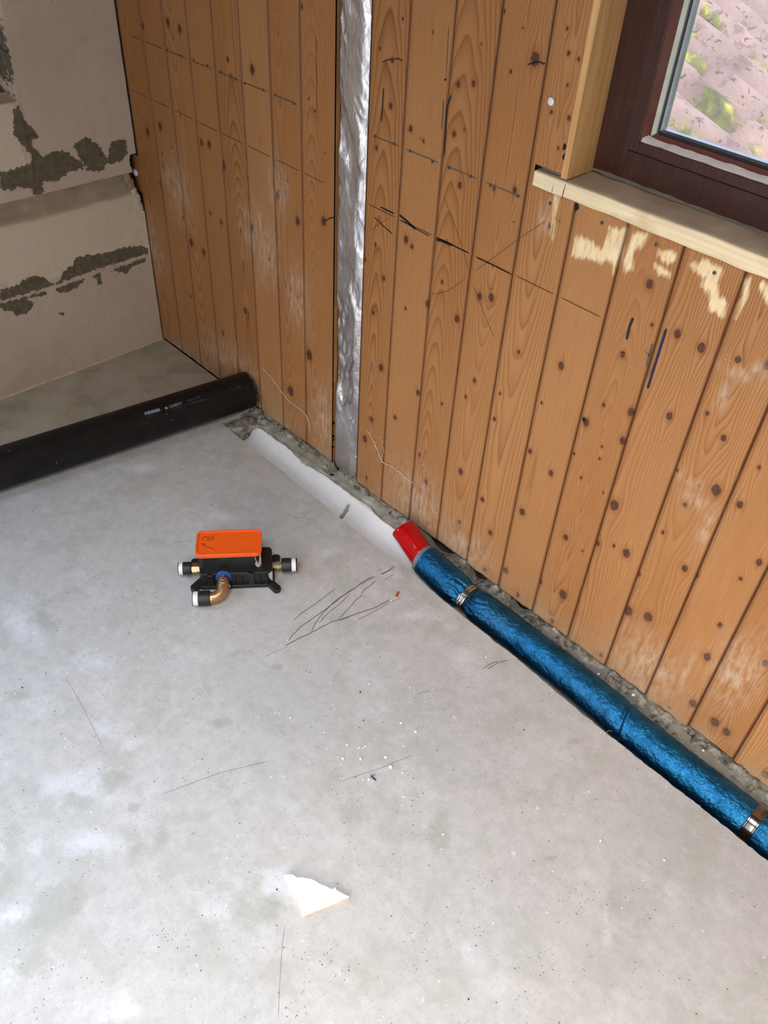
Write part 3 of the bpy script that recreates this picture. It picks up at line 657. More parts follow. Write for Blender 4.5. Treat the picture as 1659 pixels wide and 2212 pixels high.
# skirt of the cut edge
Xf = np.vstack([Xf[:1], Xf[:1], Xf]); Yf = np.vstack([Yf[:1]+.004, Yf[:1]+.0005, Yf]); Zf = np.vstack([Zf[:1]-.08, Zf[:1]-.002, Zf]); 
pipe_x = .4905+.1545*Yf; corner = np.clip((Xf-pipe_x)*6, -.5, .5)
def blobs(L, f=onF):
    out = np.zeros(Xf.shape)
    for px, py, rx, ry in L:
        c = f(px, py); a = f(px+rx, py)-c; b = f(px, py+ry)-c; det = a[0]*b[1]-a[1]*b[0]; dx = Xf-c[0]; dy = Yf-c[1]
        u = (dx*b[1]-dy*b[0])/det; v = (dy*a[0]-dx*a[1])/det; out = np.maximum(out, np.exp(-(u*u+v*v)))
    return out
stain_shadow = blobs([(245, 1690, 34, 45), (160, 1730, 60, 28), (290, 1745, 20, 22), (20, 1800, 40, 70), (120, 1960, 110, 80), (60, 2080, 60, 50), (300, 1835, 40, 25), (560, 1960, 70, 60), (1240, 1600, 40, 18), (340, 975, 30, 12), (95, 1340, 60, 30), (30, 1500, 50, 16), (600, 1440, 16, 8), (540, 1505, 14, 6), (480, 1560, 26, 14), (390, 1170, 30, 8), (900, 1600, 12, 40), (770, 1760, 50, 40), (1500, 1850, 30, 14), (1180, 1855, 30, 10), (880, 1230, 40, 20), (350, 1800, 30, 30), (420, 870, 40, 20), (10, 1385, 22, 40), (950, 1790, 40, 60)])  # left-edge blob paints an object's shadow; the other blobs are floor stains
white = blobs([(80, 1835, 24, 26), (330, 2120, 16, 26), (712, 1860, 12, 22), (700, 1835, 6, 18), (180, 1700, 120, 60), (200, 1820, 90, 40), (260, 1590, 60, 40), (600, 1900, 50, 60), (700, 1190, 50, 16), (900, 1330, 60, 18), (860, 1240, 50, 18), (1000, 1420, 40, 30), (40, 1340, 50, 60), (250, 2180, 120, 50), (1310, 1990, 8, 60), (480, 1120, 80, 20), (980, 1355, 25, 14), (300, 1010, 60, 14), (200, 1430, 70, 30), (860, 1170, 60, 12), (30, 1970, 60, 30), (470, 1950, 60, 60)])
floor = grid_obj('floor', Xf, Yf, Zf, np.ones((Xf.shape[0]-1, Xf.shape[1]-1), bool), M_floor, None, dict(corner=corner, stain_shadow=stain_shadow, white=white), smooth=False, flip=True)
tag(floor, kind='structure', label='grey screed floor with a cut channel along the timber wall')
# little apron of mortar where the corner slab meets the walls
ap = MB(); n = 60; yy = np.linspace(-.004, -1.2, n); V = []
for i, y in enumerate(yy): r = .004+.003*float(vn(y*60, 0, 3)); V += [(-.002, y, .0045+.003*float(vn(y*40, 2, 4))*(.5 if float(vn(y*9, 7, 2)) > 0 else -1)), (r+.001, y, -.0005)]
ap.add(V, [(2*i, 2*i+1, 2*i+3, 2*i+2) for i in range(n-1)]); ap.build('mortar_seam', M_lump, floor)
# the channel bed
xs = np.concatenate([np.arange(.49, 2.45, .0035), np.linspace(2.47, 3.75, 30)]); ysb = np.concatenate([[-.143], np.linspace(-.141, .017, 56)])
Xb, Yb = np.meshgrid(xs, ysb)
yb = -.047 + .004*fbm(Xb*18, Xb*0, 3, 3) + .006*np.exp(-((Xb-.93)/.09)**2) + .010*np.exp(-((Xb-1.06)/.03)**2) - .006*np.exp(-((Xb-.80)/.05)**2)
yb = np.where(Xb < .60, yb-.03*(.60-Xb)/.1, yb)
ch = -.046 + .040*((Yb+.098)/.050)**2 
shelf = -.010 + .003*fbm(Xb*40, Yb*40, 7, 3) + .010*np.clip((Yb+.03)/.03, 0, 1)
t_ = np.clip((Yb-yb)/.004, 0, 1)
shelf = shelf - .040*np.clip((Yb+.030)/.006, 0, 1)*np.clip(np.exp(-((Xb-1.285)/.05)**2)+np.exp(-((Xb-1.42)/.03)**2)+.8*np.exp(-((Xb-1.555)/.03)**2)+.8*np.exp(-((Xb-.875)/.018)**2)+.6*np.exp(-((Xb-1.62)/.015)**2), 0, 1)
ch = np.minimum(ch, -.006)
Zb = ch*(1-t_)+shelf*t_
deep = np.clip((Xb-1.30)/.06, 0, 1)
Zb = Zb - deep*(1-t_)*.018
Zb += .0008*fbm(Xb*90, Yb*90, 71, 2)
notch = (np.abs((Xb-1.0135)+(Yb+.09)*.20) < .006) & (Yb > -.118) & (Yb < -.060); Zb = np.where(notch, Zb-.006, Zb)
hump = np.exp(-((Xb-.545)/.03)**2); Zb = Zb*(1-.0*hump)
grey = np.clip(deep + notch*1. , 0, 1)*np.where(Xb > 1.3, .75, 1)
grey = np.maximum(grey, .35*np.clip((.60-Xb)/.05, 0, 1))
cb = grid_obj('channel_bed', Xb, Yb, Zb, np.ones((Xb.shape[0]-1, Xb.shape[1]-1), bool), M_channel, floor, dict(shelf=np.where(Xb > .50, Yb-yb, .02), grey=grey))
tag(cb, 'white concave lining of the floor channel')
# broken mortar ridge along the foot of the boards
xs = np.concatenate([np.arange(.50, 2.45, .0025), np.linspace(2.47, 3.75, 40)]); v_ = np.linspace(0, 1, 22)
Xm, Vm = np.meshgrid(xs, v_)
y0 = -.020 - .008*fbm(xs*14, xs*0, 5, 4) - .010*(xs > 1.62) - .010*(xs < .60)
y0 = np.minimum(y0, -.010)
Ym = y0[None, :]*(1-Vm)+.0155*Vm
amp = .010*fbm(Xm*55, Ym*70, 9, 4)+.006*ridged(Xm*30, Ym*45, 19, 3)
prof = np.sin(np.clip(Vm*1.5, 0, 1)*math.pi/2)
void = np.clip((np.exp(-((xs-1.285)/.05)**2)+np.exp(-((xs-1.42)/.03)**2)+.8*np.exp(-((xs-1.555)/.03)**2)+.8*np.exp(-((xs-.875)/.018)**2)+.6*np.exp(-((xs-1.62)/.015)**2)), 0, 1)[None, :]
Zm = -.014 + .015*prof + amp*.95 - .045*void*(.3+.7*prof)
VOIDX, VOIDV = xs, void[0]
Zm = np.where(Ym > -.003, np.minimum(Zm, .001), Zm)
grid_obj('mortar_ridge', Xm, Ym, Zm, np.ones((Xm.shape[0]-1, Xm.shape[1]-1), bool), M_mortar, floor)
sb = MB(); sb.box((-.25, -2.9, -.22), (3.95, .30, -.115)); sb.build('sub_slab', M_masonry, floor, smooth=False)
# graphite scribbles on the screed
sk = MB()
def fline(pts, w, jit=.0006):
    P = [onF(580+a/4.88, 1180+b/4.88) for a, b in pts]; out = []
    for i in range(len(P)-1):
        for k in range(5): out.append(P[i]+(P[i+1]-P[i])*k/5+np.array([random.uniform(-jit, jit), random.uniform(-jit, jit), 0]))
    out.append(P[-1]); ribbon(sk, out, w, (0, 0, 1), .0004)
for pts, w in (([(260, 790), (340, 710), (430, 650), (560, 560), (700, 450)], .0015), ([(210, 1000), (250, 940), (340, 850), (450, 770), (600, 670), (740, 550), (900, 450), (960, 400), (1110, 310)], .0018), ([(170, 1055), (300, 980), (430, 920), (530, 870), (660, 800), (800, 760), (960, 700), (1120, 650), (1290, 560)], .0020),
               ([(455, 890), (490, 820), (560, 720), (640, 640), (760, 540), (900, 440)], .0016), ([(530, 810), (640, 690), (760, 600), (860, 500)], .0013), ([(740, 770), (830, 670), (930, 560), (1000, 510)], .0016), ([(975, 505), (1020, 450), (1080, 410), (1130, 365)], .0018), ([(1140, 265), (1185, 235)], .0012), ([(1190, 300), (1260, 260), (1335, 205)], .0020), ([(1160, 300), (1250, 265), (1330, 235)], .0013),
               ([(960, 410), (1060, 350), (1130, 320)], .0015), ([(740, 790), (870, 740)], .0010), ([(930, 780), (1050, 720), (1160, 660), (1280, 590)], .0012), ([(1290, 590), (1360, 560), (1400, 545)], .0009), ([(1215, 365), (1290, 310), (1330, 280)], .0008), ([(2260, 1295), (2340, 1240), (2420, 1210)], .0015), ([(-60, 1170), (200, 1060)], .0006)): fline(pts, w)
def fpl(pts, w, jit=.0004):
    P = [onF(*p) for p in pts]; out = []
    for i in range(len(P)-1):
        for k in range(6): out.append(P[i]+(P[i+1]-P[i])*k/6+np.array([random.uniform(-jit, jit), random.uniform(-jit, jit), 0]))
    ribbon(sk, out, w, (0, 0, 1), .0004)
fpl([(1052, 1447), (1075, 1432), (1105, 1424)], .0014); fpl([(620, 1112), (640, 1120), (660, 1115), (666, 1103)], .0009); fpl([(615, 2000), (608, 2060), (603, 2150), (600, 2212)], .0005, .0002); fpl([(730, 1690), (820, 1660), (905, 1625)], .0006, .0008); fpl([(900, 1500), (935, 1490)], .0008); fpl([(350, 1716), (480, 1668), (600, 1640)], .0006, .0006); fpl([(140, 1460), (180, 1530), (235, 1640)], .0004, .0002)
sk.build('graphite_scribble', M_screedline, floor, smooth=False)

# ------------------------------------------------------------ rest of the room
M_ceil = simple('dark_timber_ceiling', (112, 84, 60), .8)
c_ = MB(); c_.box((-.25, -2.9, 2.5), (1.6, .3, 2.9)); c_.box((2.9, -2.9, 2.5), (3.95, .3, 2.9)); c_.box((1.6, -2.9, 2.5), (2.9, -2.3, 2.9)); c_.box((1.6, -1.2, 2.5), (2.9, .3, 2.9)); c_.box((1.5, -2.4, 2.9), (3.0, -1.1, 2.95)); tag(c_.build('ceiling', M_ceil, smooth=False), kind='structure', label='dark timber ceiling with a skylight shaft closed by an added lid')  # shaft depth narrows the skylight's spread; last box is an added sun-blocking lid
w_ = MB(); w_.box((3.75, -2.9, -.12), (3.95, .036, 2.5)); tag(w_.build('wall_right', M_plaster, smooth=False), kind='structure', label='plain side wall right of the window')
w_ = MB(); w_.box((0, -2.9, -.12), (1.5, -2.7, 2.5)); w_.box((3.5, -2.9, -.12), (3.75, -2.7, 2.5)); w_.box((1.5, -2.9, 2.25), (3.5, -2.7, 2.5)); tag(w_.build('wall_front', M_plaster, smooth=False), kind='structure', label='wall with the balcony door opening behind the camera')

# ------------------------------------------------------------ window
win = empty('window_1', (WX0, .07, .98)); tag(win, kind='structure', label='dark brown timber window above the sill')
def wpart(name, mat, boxes, bevel=.0015, parent=win):
    b = MB()
    for a, c in boxes: b.box(tuple(np.array(a)-np.array(parent.location)) if parent is win else a, tuple(np.array(c)-np.array(parent.location)) if parent is win else c)
    return b.build(name, mat, parent, bevel)
X0, X1, Z0, Z1 = 1.4620, 2.765, .984, 2.125
FX, FZ = 1.5205, 1.031
wpart('outer_frame', M_frame, [((X0-.004, .070, Z0-.03), (FX, .135, Z1)), ((X1-.058, .070, Z0-.03), (X1, .135, Z1)), ((FX, .070, Z0-.03), (X1-.058, .135, FZ)), ((FX, .070, Z1-.05), (X1-.058, .135, Z1))])
SX0, SX1, SZ0, SZ1 = FX+.0034, X1-.0605, FZ+.0030, Z1-.052
def sash_member(a, c): return (a, c)
wpart('sash', M_frame, [((SX0, .062, SZ0), (SX0+.019, .118, SZ1)), ((SX1-.019, .062, SZ0), (SX1, .118, SZ1)), ((SX0+.019, .062, SZ0), (SX1-.019, .118, SZ0+.017)), ((SX0+.019, .062, SZ1-.019), (SX1-.019, .118, SZ1))])
# chamfered glazing bead running round the pane (mitred)
def bead(name, mat, i0, i1, ya, yb, parent=win, sides=(0, 1, 2, 3)):
    """ring between rectangle inset i0 at depth ya and inset i1 at depth yb"""
    def rect(i, y): return [(SX0+i, y, SZ0+i-.003), (SX1-i, y, SZ0+i-.003), (SX1-i, y, SZ1-i), (SX0+i, y, SZ1-i)]
    L = np.array(parent.location); A = [np.array(p)-L for p in rect(i0, ya)]; B = [np.array(p)-L for p in rect(i1, yb)]; C = [np.array(p)-L for p in rect(i1, .104)]; D = [np.array(p)-L for p in rect(i0, .104)]
    b = MB(); b.add(A+B+C+D, [q for k in sides for q in ((k, (k+1) % 4, 4+(k+1) % 4, 4+k), (4+k, 4+(k+1) % 4, 8+(k+1) % 4, 8+k), (8+k, 8+(k+1) % 4, 12+(k+1) % 4, 12+k))])
    return b.build(name, mat, parent, 0, True, 30)
M_bead = simple('red_brown_bead', (104, 62, 50), .45)
bead('glazing_bead', M_bead, .0188, .0265, .064, .078)
bead('gasket', M_gasket, .0263, .0315, .080, .0865, win, (1, 2, 3))
bead('shaded_lower_gasket', M_bead, .0263, .0315, .080, .0865, win, (0,))  # bottom gasket in the dark bead colour, its shade painted in
bead('spacer_bar', M_spacer, .0313, .0385, .0885, .0935)
bead('black_seal', M_rubber, .0330, .0350, .0872, .0880)
gl = NT('window_glass'); gl.set(Base_Color=(1, 1, 1, 1), Roughness=0., Transmission_Weight=1., IOR=1.45)
tr = gl.n.new('ShaderNodeBsdfTransparent'); gs = gl.n.new('ShaderNodeBsdfGlossy'); gs.inputs['Roughness'].default_value = .02; mx = gl.n.new('ShaderNodeMixShader'); fz = gl.n.new('ShaderNodeFresnel'); fz.inputs[0].default_value = 1.35
tr.inputs[0].default_value = (.96, .97, .96, 1)
gl.l.new(fz.outputs[0], mx.inputs[0]); gl.l.new(tr.outputs[0], mx.inputs[1]); gl.l.new(gs.outputs[0], mx.inputs[2])
df = gl.n.new('ShaderNodeBsdfDiffuse'); df.inputs[0].default_value = (.9, .86, .82, 1); mx2 = gl.n.new('ShaderNodeMixShader'); gl.l.new(gl.maprange(gl.noise(25, 5, .6), .35, .75, .01, .10), mx2.inputs[0])
gl.l.new(mx.outputs[0], mx2.inputs[1]); gl.l.new(df.outputs[0], mx2.inputs[2]); gl.l.new(mx2.outputs[0], gl.n['Material Output'].inputs[0])
wpart('glass_pane', gl.m, [((SX0+.034, .0940, SZ0+.030), (SX1-.034, .0952, SZ1-.034))], 0)
fl = MB(); n = 220; V = []; L = np.array(win.location)
for i in range(n):
    x = SX0+.020+(SX1-SX0-.04)*i/(n-1); h = .0008+.0018*(float(vn(x*70, 1, 3))+1)/2+.004*math.exp(-((x-SX0-.02)/.008)**2); w = .0015*float(vn(x*50, 4, 9))
    V += [np.array((x, .0655+w, SZ0+.0172))-L, np.array((x, .068+w, SZ0+.0185+h))-L, np.array((x, .0765, SZ0+.0225+h))-L, np.array((x, .079, SZ0+.0225))-L]
fl.add(V, [(4*i+k, 4*i+4+k, 4*i+5+k, 4*i+1+k) for i in range(n-1) for k in range(3)]); tag(fl.build('dust_line', M_fluff, win), 'pale fluffy dust on the lower glazing bead')
# lining board and sill board
b = MB(); b.box((1.4500, -.0015, .9790), (1.4625, .0705, 2.14)); li = b.build('window_lining', M_lining, None, .001); tag(li, 'pale pine lining board at the left cheek of the window', 'lining')
xs = np.concatenate([np.linspace(1.398, 2.32, 300), np.linspace(2.35, 2.80, 10)]); prof_y = [.0355, .0355, .03, .002, -.004, -.0055, -.0055, -.004, .0, .01, .02, .04, .06, .0699]
zt = lambda x: .9775+.003*np.clip((x-1.46)/.3, 0, 1); prof_z = [None]
Xs = np.broadcast_to(xs, (14, len(xs))).copy(); Ys = np.array(prof_y)[:, None]*np.ones_like(Xs)
bot = .9515 + .0012*vn(xs*25, xs*0, 4); top = zt(xs)+.0008*vn(xs*15, xs*0, 8)
Zs = np.vstack([bot+.0*xs]*4+[bot, bot+.0015, top-.002, top-.0004, top, top, top, top+.0005, top+.001, top+.0015])
Zs[0] = bot; dusty = np.zeros(Xs.shape); dusty[9:] = 1; dusty[8] = .7; dusty[7] = .2
Ys = np.where((Xs < 1.4500) & (Ys > .014), .014, Ys)
sl = grid_obj('window_sill', Xs, Ys, Zs, np.ones((13, len(xs)-1), bool), M_sill, None, dict(dusty=dusty)); tag(sl, 'raw pale spruce sill board with dusty top under the brown window', 'sill')
sc_ = MB()
e0 = [(1.398, y, z) for y, z in ((-.0055, .953), (.014, .953), (.014, .977), (-.0055, .9755))]; sc_.add(e0, [(0, 1, 2, 3)]); sc_.build('end_grain', M_sill, sl, smooth=False)
cr = MB()
for pts, w in (([(1191, 425), (1193, 410), (1196, 398)], .0008), ([(1214, 431), (1217, 415), (1222, 398)], .0018)):
    P = [onW(*p, -.0055) for p in pts]; ribbon(cr, P, w, (0, -1, 0), .0005)
cr.build('end_crack', M_void, sl, smooth=False)
fz_ = MB(); n = 160; V = []
for i in range(n): x = 1.463+.9*i/(n-1); w = .004+.003*float(vn(x*40, 0, 3)); V += [(x, .0700, .986+.002*float(vn(x*60, 3, 3))), (x, .0700-w, .9815)]
fz_.add(V, [(2*i, 2*i+2, 2*i+3, 2*i+1) for i in range(n-1)]); fz_.build('dust_seam', simple('grey_green_dust', (112, 108, 92), .95, bump=.6), sl)

# ------------------------------------------------------------ tiled roof seen below through the window
d_ = np.array([1, .3, -.5]); d_ = d_/np.linalg.norm(d_); e_ = np.array([-.287, .958, 0.]); n_ = np.cross(d_, e_); n_ = n_/np.linalg.norm(n_)*np.sign(np.cross(d_, e_)[2])
P0 = CAM + ray(1540, 150)/np.linalg.norm(ray(1540, 150))*5.2
def px_perm():
    a = proj(P0); b = proj(P0+e_*.1); c = proj(P0+d_*.1); t = (c-a)/np.linalg.norm(c-a); v = b-a; return abs(v[0]*t[1]-v[1]*t[0])*10
PER = 46/px_perm()
S = np.linspace(-5.0, 5.0, 260); T = np.linspace(-4.6, 8.0, 1500)
Sg, Tg = np.meshgrid(S, T)
wv = np.cos(Tg/PER*2*math.pi); hgt = PER*.20*(1+np.cos(Tg/PER*2*math.pi))
crs = .42; fs = (Sg/crs) % 1.; hgt = hgt + .012*fs + .004*fbm(Sg*6, Tg*6, 3)
valley = np.abs(np.sin(Tg/PER*math.pi))
PX = P0[:, None, None]+d_[:, None, None]*Sg+e_[:, None, None]*Tg+n_[:, None, None]*hgt
keep = (PX[1][:-1, :-1] > .75)
t = NT('weathered_clay_tile')
c = t.ramp(t.noise(2.5, 5), [(.3, lin((142, 116, 112))), (.6, lin((182, 154, 146))), (.8, lin((206, 170, 144)))])
c = t.mix(t.maprange(t.noise(11, 6, .7), .54, .62, 0, .6), c, lin((120, 104, 100)))
c = t.mix(t.maprange(t.noise(24, 4, .6, None, .6), .60, .66, 0, .75), c, lin((78, 70, 66)))
mo = t.math('ADD', t.math('MULTIPLY', t.attr('valley'), .22), t.noise(3.2, 6, .66))
mcol = t.ramp(t.noise(14, 4), [(.35, lin((72, 76, 60))), (.55, lin((126, 126, 74))), (.7, lin((206, 196, 88)))])
c = t.mix(t.maprange(mo, .66, .73, 0, .9), c, mcol)
t.set(Base_Color=c, Roughness=.9); t.bump(t.noise(30, 6, .7), .8, .02)
roof = grid_obj('tiled_roof', PX[0], PX[1], PX[2], keep, t.m, None, dict(valley=valley)); tag(roof, 'weathered pinkish clay tile roof with moss, outside below the window', 'roof')
gd = MB(); gd.box((-30, 1.2, -3.2), (40, 60, -3.0)); tag(gd.build('grass_ground', simple('meadow_grass', (96, 112, 66), .95, var=.4, scale=3), smooth=False), 'green ground far below the tiled roof outside the window', 'ground')
# moss cushions in the valleys
M_moss = simple('yellow_green_moss', (150, 146, 62), .95, var=.35, scale=60, bump=.8, bscale=120)
M_mossd = simple('dark_grey_moss', (74, 76, 64), .95, var=.35, scale=60, bump=.8, bscale=120)
def roofpt(px, py):
    d = ray(px, py); tt = ((P0-CAM)@n_)/(d@n_); return CAM+d*tt
V = []; FA = []
import bmesh
def clumps(name, spots, mat, seed):
    bm = bmesh.new(); rr = random.Random(seed)
    for px, py, r in spots:
        for k in range(7):
            a = rr.uniform(0, 6.28); q = rr.random()**.5*r
            p = roofpt(px+math.cos(a)*q*1.3, py+math.sin(a)*q*.8) + n_*.01
            s = rr.uniform(.014, .034)
            r0 = bmesh.ops.create_icosphere(bm, subdivisions=2, radius=1)
            for v in r0['verts']:
                w = 1+.25*math.sin(v.co.x*7+k)+.2*math.sin(v.co.y*9+px); v.co = Vector(p)+Vector((v.co.x*s*w, v.co.y*s*w, v.co.z*s*.7*w))
    me = bpy.data.meshes.new(name); bm.to_mesh(me); bm.free(); me.materials.append(mat); me.polygons.foreach_set('use_smooth', [True]*len(me.polygons))
    o = link(bpy.data.objects.new(name, me), roof); o['kind'] = 'stuff'; return o
clumps('yellow_moss', [(1490, 215, 14), (1510, 235, 16), (1530, 250, 14), (1520, 265, 12), (1500, 225, 12), (1545, 285, 12), (1640, 200, 10), (1655, 215, 12), (1498, 70, 9), (1530, 100, 9), (1650, 190, 10), (1475, 205, 9), (1590, 155, 9), (1575, 140, 8), (1540, 300, 8)], M_moss, 3)
rm = random.Random(8)
clumps('dark_lichen', [(rm.uniform(1450, 1659), rm.uniform(0, 380), rm.uniform(2, 6)) for _ in range(26)], M_mossd, 9)
clumps('dark_moss', [(1540, 165, 14), (1560, 180, 14), (1545, 40, 14), (1585, 45, 16), (1600, 10, 16), (1525, 60, 12), (1500, 30, 10), (1640, 10, 14), (1630, 170, 12), (1590, 210, 10), (1600, 250, 12), (1515, 130, 7), (1535, 245, 10), (1570, 40, 12), (1620, 300, 10), (1655, 290, 12), (1580, 320, 8)], M_mossd, 5)

# ------------------------------------------------------------ black drain pipe
PA = np.array([.4905, -.0060, .0553]); PB = np.array([.4905-.17/1.1*2.6, -2.6, .0553]); PD = (PB-PA)/np.linalg.norm(PB-PA); PL = np.linalg.norm(PB-PA); PR = .055
dp = empty('drain_pipe', tuple(PA)); tag(dp, 'thick black plastic drain pipe lying on the screed from the corner of the boards', 'pipe')
b = MB(); b.lathe([(.003, .0515), (.0, .0525), (.0, .0542), (.0012, PR), (PL, PR), (PL, .051), (.05, .051), (.003, .0515)], (0, 0, 0), PD, 96); b.build('pipe_body', M_blackpipe, dp, angle=50)
b = MB(); rr = random.Random(2)
for k in range(70):
    a = k*2*math.pi/70; 
    if rr.random() < .45: continue
    u = np.cross(PD, (0, 0, 1)); u /= np.linalg.norm(u); v = np.cross(PD, u); p = PD*.0015+(PR+.0002)*(math.cos(a)*u+math.sin(a)*v); s = rr.uniform(.0005, .0011); b.box(tuple(p-s), tuple(p+s))
b.build('dusty_rim', simple('rim_dust', (150, 140, 126), .9), dp, smooth=False)
def cyl(px, py):
    d = ray(px, py); o = CAM-PA; a = d-PD*(d@PD); c = o-PD*(o@PD); A = a@a; B2 = a@c; C2 = c@c-PR*PR; t = (-B2-math.sqrt(max(B2*B2-A*C2, 0)))/A
    p = o+d*t; s = p@PD; q = p-PD*s; U = np.cross(PD, (0, 0, 1)); U /= np.linalg.norm(U); return s, math.atan2(q[2], q@U)
def cp(s, a, r=PR+.0004):
    U = np.cross(PD, (0, 0, 1)); U = U/np.linalg.norm(U); return PD*s+r*(math.cos(a)*U+math.sin(a)*np.array([0, 0, 1.]))
def pipe_text(txt, p0, p1, ph, name, mat, base=None):
    cu = bpy.data.curves.new(name, 'FONT'); cu.body = txt; cu.size = 1; ob = bpy.data.objects.new(name, cu); COL.objects.link(ob)
    me = bpy.data.meshes.new_from_object(ob.evaluated_get(bpy.context.evaluated_depsgraph_get())); bpy.data.objects.remove(ob)
    bm = bmesh.new(); bm.from_mesh(me); 
    co = np.array([v.co[:] for v in bm.verts]); w = co[:, 0].max(); h = co[:, 1].max()
    s0, a0 = cyl(*p0); s1, a1 = cyl(*p1); sh, ah = cyl(p0[0]+ph*.12, p0[1]-ph)
    for v in bm.verts:
        k = v.co.x/w; v.co = Vector(cp(s0+(s1-s0)*k, a0+(a1-a0)*k+(ah-a0)*v.co.y/h))
    bm.to_mesh(me); bm.free(); me.materials.append(mat); return link(bpy.data.objects.new(name, me), dp)
pipe_text('GEBERIT', (366, 882), (395, 873), 6.5, 'printed_brand', M_print)
pipe_text('Silent-PP', (405, 868.5), (435, 859.5), 6, 'printed_type', M_printdim)
def pbar(b, p0, p1, f0, f1, ph):
    (s0, a0), (s1, a1) = cyl(*p0), cyl(*p1); _, ah = cyl(p0[0]+ph*.3, p0[1]-ph); da = ah-a0
    L = lambda k: (s0+(s1-s0)*k, a0+(a1-a0)*k)
    n = 4; V = []
    for k in (f0, f1):
        for j in range(n+1): s, a = L(k); V.append(cp(s, a+da*j/n))
    b.add(V, [(j, j+1, n+2+j, n+1+j) for j in range(n)])
b = MB(); rr = random.Random(5); k = 0
while k < 1: w = rr.choice([.012, .02, .035, .05]); pbar(b, (314, 897), (347, 888), k, min(1, k+w), 8); k += w+rr.choice([.008, .014, .02])
b.build('printed_barcode', M_print, dp, smooth=False)
b = MB(); pbar(b, (357.5, 884.5), (363, 883), 0, 1, 5.5); b.build('printed_logo_square', M_print, dp, smooth=False)
for (p0, p1, n) in (((318, 902), (345, 894), 10), ((358, 889), (392, 880), 12), ((396, 877), (455, 861), 22), ((478, 848), (528, 836), 14), ((408, 873), (440, 864), 12)):
    b = MB()
    for k in range(n): pbar(b, p0, p1, (k+.1)/n, (k+rr.uniform(.35, .8))/n, 1.6)
    b.build('worn_print_line', M_printdim, dp, smooth=False)
# mortar chunk under the pipe at the start of the channel
o = lump('mortar_chunk', (.548, -.078, -.024), (.031, .056, .030), M_mortar, 3, None, .22, 4); tag(o, 'rough grey mortar chunk under the end of the black pipe', 'rubble')
o = lump('mortar_chunk', (.583, -.022, -.004), (.012, .010, .010), M_mortar, 6, None, .3); tag(o, 'small pale mortar lump at the board foot right of the black pipe', 'rubble')

# ------------------------------------------------------------ blue insulated pipe in the channel
bpz = empty('insulated_pipe', (1.30, -.066, -.02)); tag(bpz, 'blue foil-jacketed pipe with a red taped end lying in the channel along the boards', 'pipe')
BL = np.array(bpz.location)
def axis(x):
    y = np.interp(x, [1.29, 1.40, 1.47, 1.60, 1.75, 1.90, 1.925, 2.05, 2.20, 2.30, 3.6], [-.066, -.070, -.069, -.065, -.066, -.073, -.0745, -.077, -.077, -.078, -.080])
    z = np.interp(x, [1.29, 1.36, 1.47, 1.6, 1.90, 1.925, 2.2, 3.6], [-.004, -.010, -.018, -.021, -.019, -.021, -.021, -.021]); return y, z
C1, C2 = 1.458, 2.222
xs = np.concatenate([np.arange(1.308, 2.42, .0018), np.linspace(2.43, 3.6, 80)]); th = np.linspace(0, 2*math.pi, 129)
Xp, Tp = np.meshgrid(xs, th)
ax = np.array([axis(x) for x in xs]); k5 = np.ones(15)/15
sm = lambda a: np.convolve(np.pad(a, 7, 'edge'), k5, 'valid'); ax = np.stack([sm(ax[:, 0]), sm(ax[:, 1])], -1)
R_ = np.full(Xp.shape, .0395)
d1 = Xp-C1; d2 = Xp-C2
R_ -= .0125*np.exp(-(np.abs(d1)/.021)**1.7)
R_ -= .0045*np.exp(-(np.abs(d2)/.012)**1.6)
fold = np.exp(-(np.abs(d1)/.042)**1.3)
R_ += fold*.0055*(np.abs(np.sin(Tp*7.5+1.2*np.sin(d1*60)+vn(Tp*3, Xp*40, 5)))-.5)
fold2 = np.exp(-(np.abs(d2)/.03)**1.3); R_ += fold2*.0012*(np.abs(np.sin(Tp*9+vn(Tp*3, Xp*40, 8)))-.5)
R_ += .0006*fbm(Xp*150+Tp*2, Tp*5.5, 27, 3) + .00045*ridged(Xp*95-Tp*5, Tp*3.2+Xp*40, 29, 2) + .0004*fbm(Xp*60+Tp*1.5, Tp*4, 21, 3) + .0003*ridged(Xp*55+Tp*3.5, Tp*2.2-Xp*20, 25, 2)
kx = Xp-(1.918+.010*np.cos(Tp)-.006*np.sin(Tp)); R_ += .0034*np.exp(-((kx-.007)/.007)**2)-.0040*np.exp(-(kx/.004)**2)+.0018*np.clip(1-np.abs(kx+.03)/.03, 0, 1)
# squeezed just behind the kink, and the crease running away from the clamp
R_ += .002*np.exp(-((Tp-1.9-d1*4)/.10)**2)*np.exp(-((d1-.05)/.05)**2)*(d1 > 0)
Yp = ax[:, 0][None, :]-R_*np.cos(Tp); Zp = ax[:, 1][None, :]+R_*np.sin(Tp)
Zp = np.maximum(Zp, -.0615)
grid_obj('foil_jacket', Xp-BL[0], Yp-BL[1], Zp-BL[2], np.ones((128, len(xs)-1), bool), M_blue, bpz)
def ring_at(x0, x1, r0, r1, name, mat, parent, bulge=0., n=72, rim=0.):
    y, z = axis((x0+x1)/2); b = MB(); w = x1-x0; b.lathe([(0, r0-.003), (0, r0), (w*.06, r0+rim), (w*.14, r0+rim), (w*.2, r0), (w*.5, (r0+r1)/2+bulge), (w*.8, r1), (w*.86, r1+rim), (w*.94, r1+rim), (w, r1), (w, r1-.003)], (x0-BL[0], y-BL[1], z-BL[2]), (1, 0, 0), n)
    return b.build(name, mat, parent, angle=35)
tag(ring_at(1.296, 1.312, .0375, .0385, 'rubber_collar', M_collar, bpz), 'grey rubber collar')
c1 = ring_at(C1-.0075, C1+.0075, .0345, .0345, 'hose_clamp', M_steel, bpz, .0002); tag(c1, 'shiny steel worm-drive clamp')
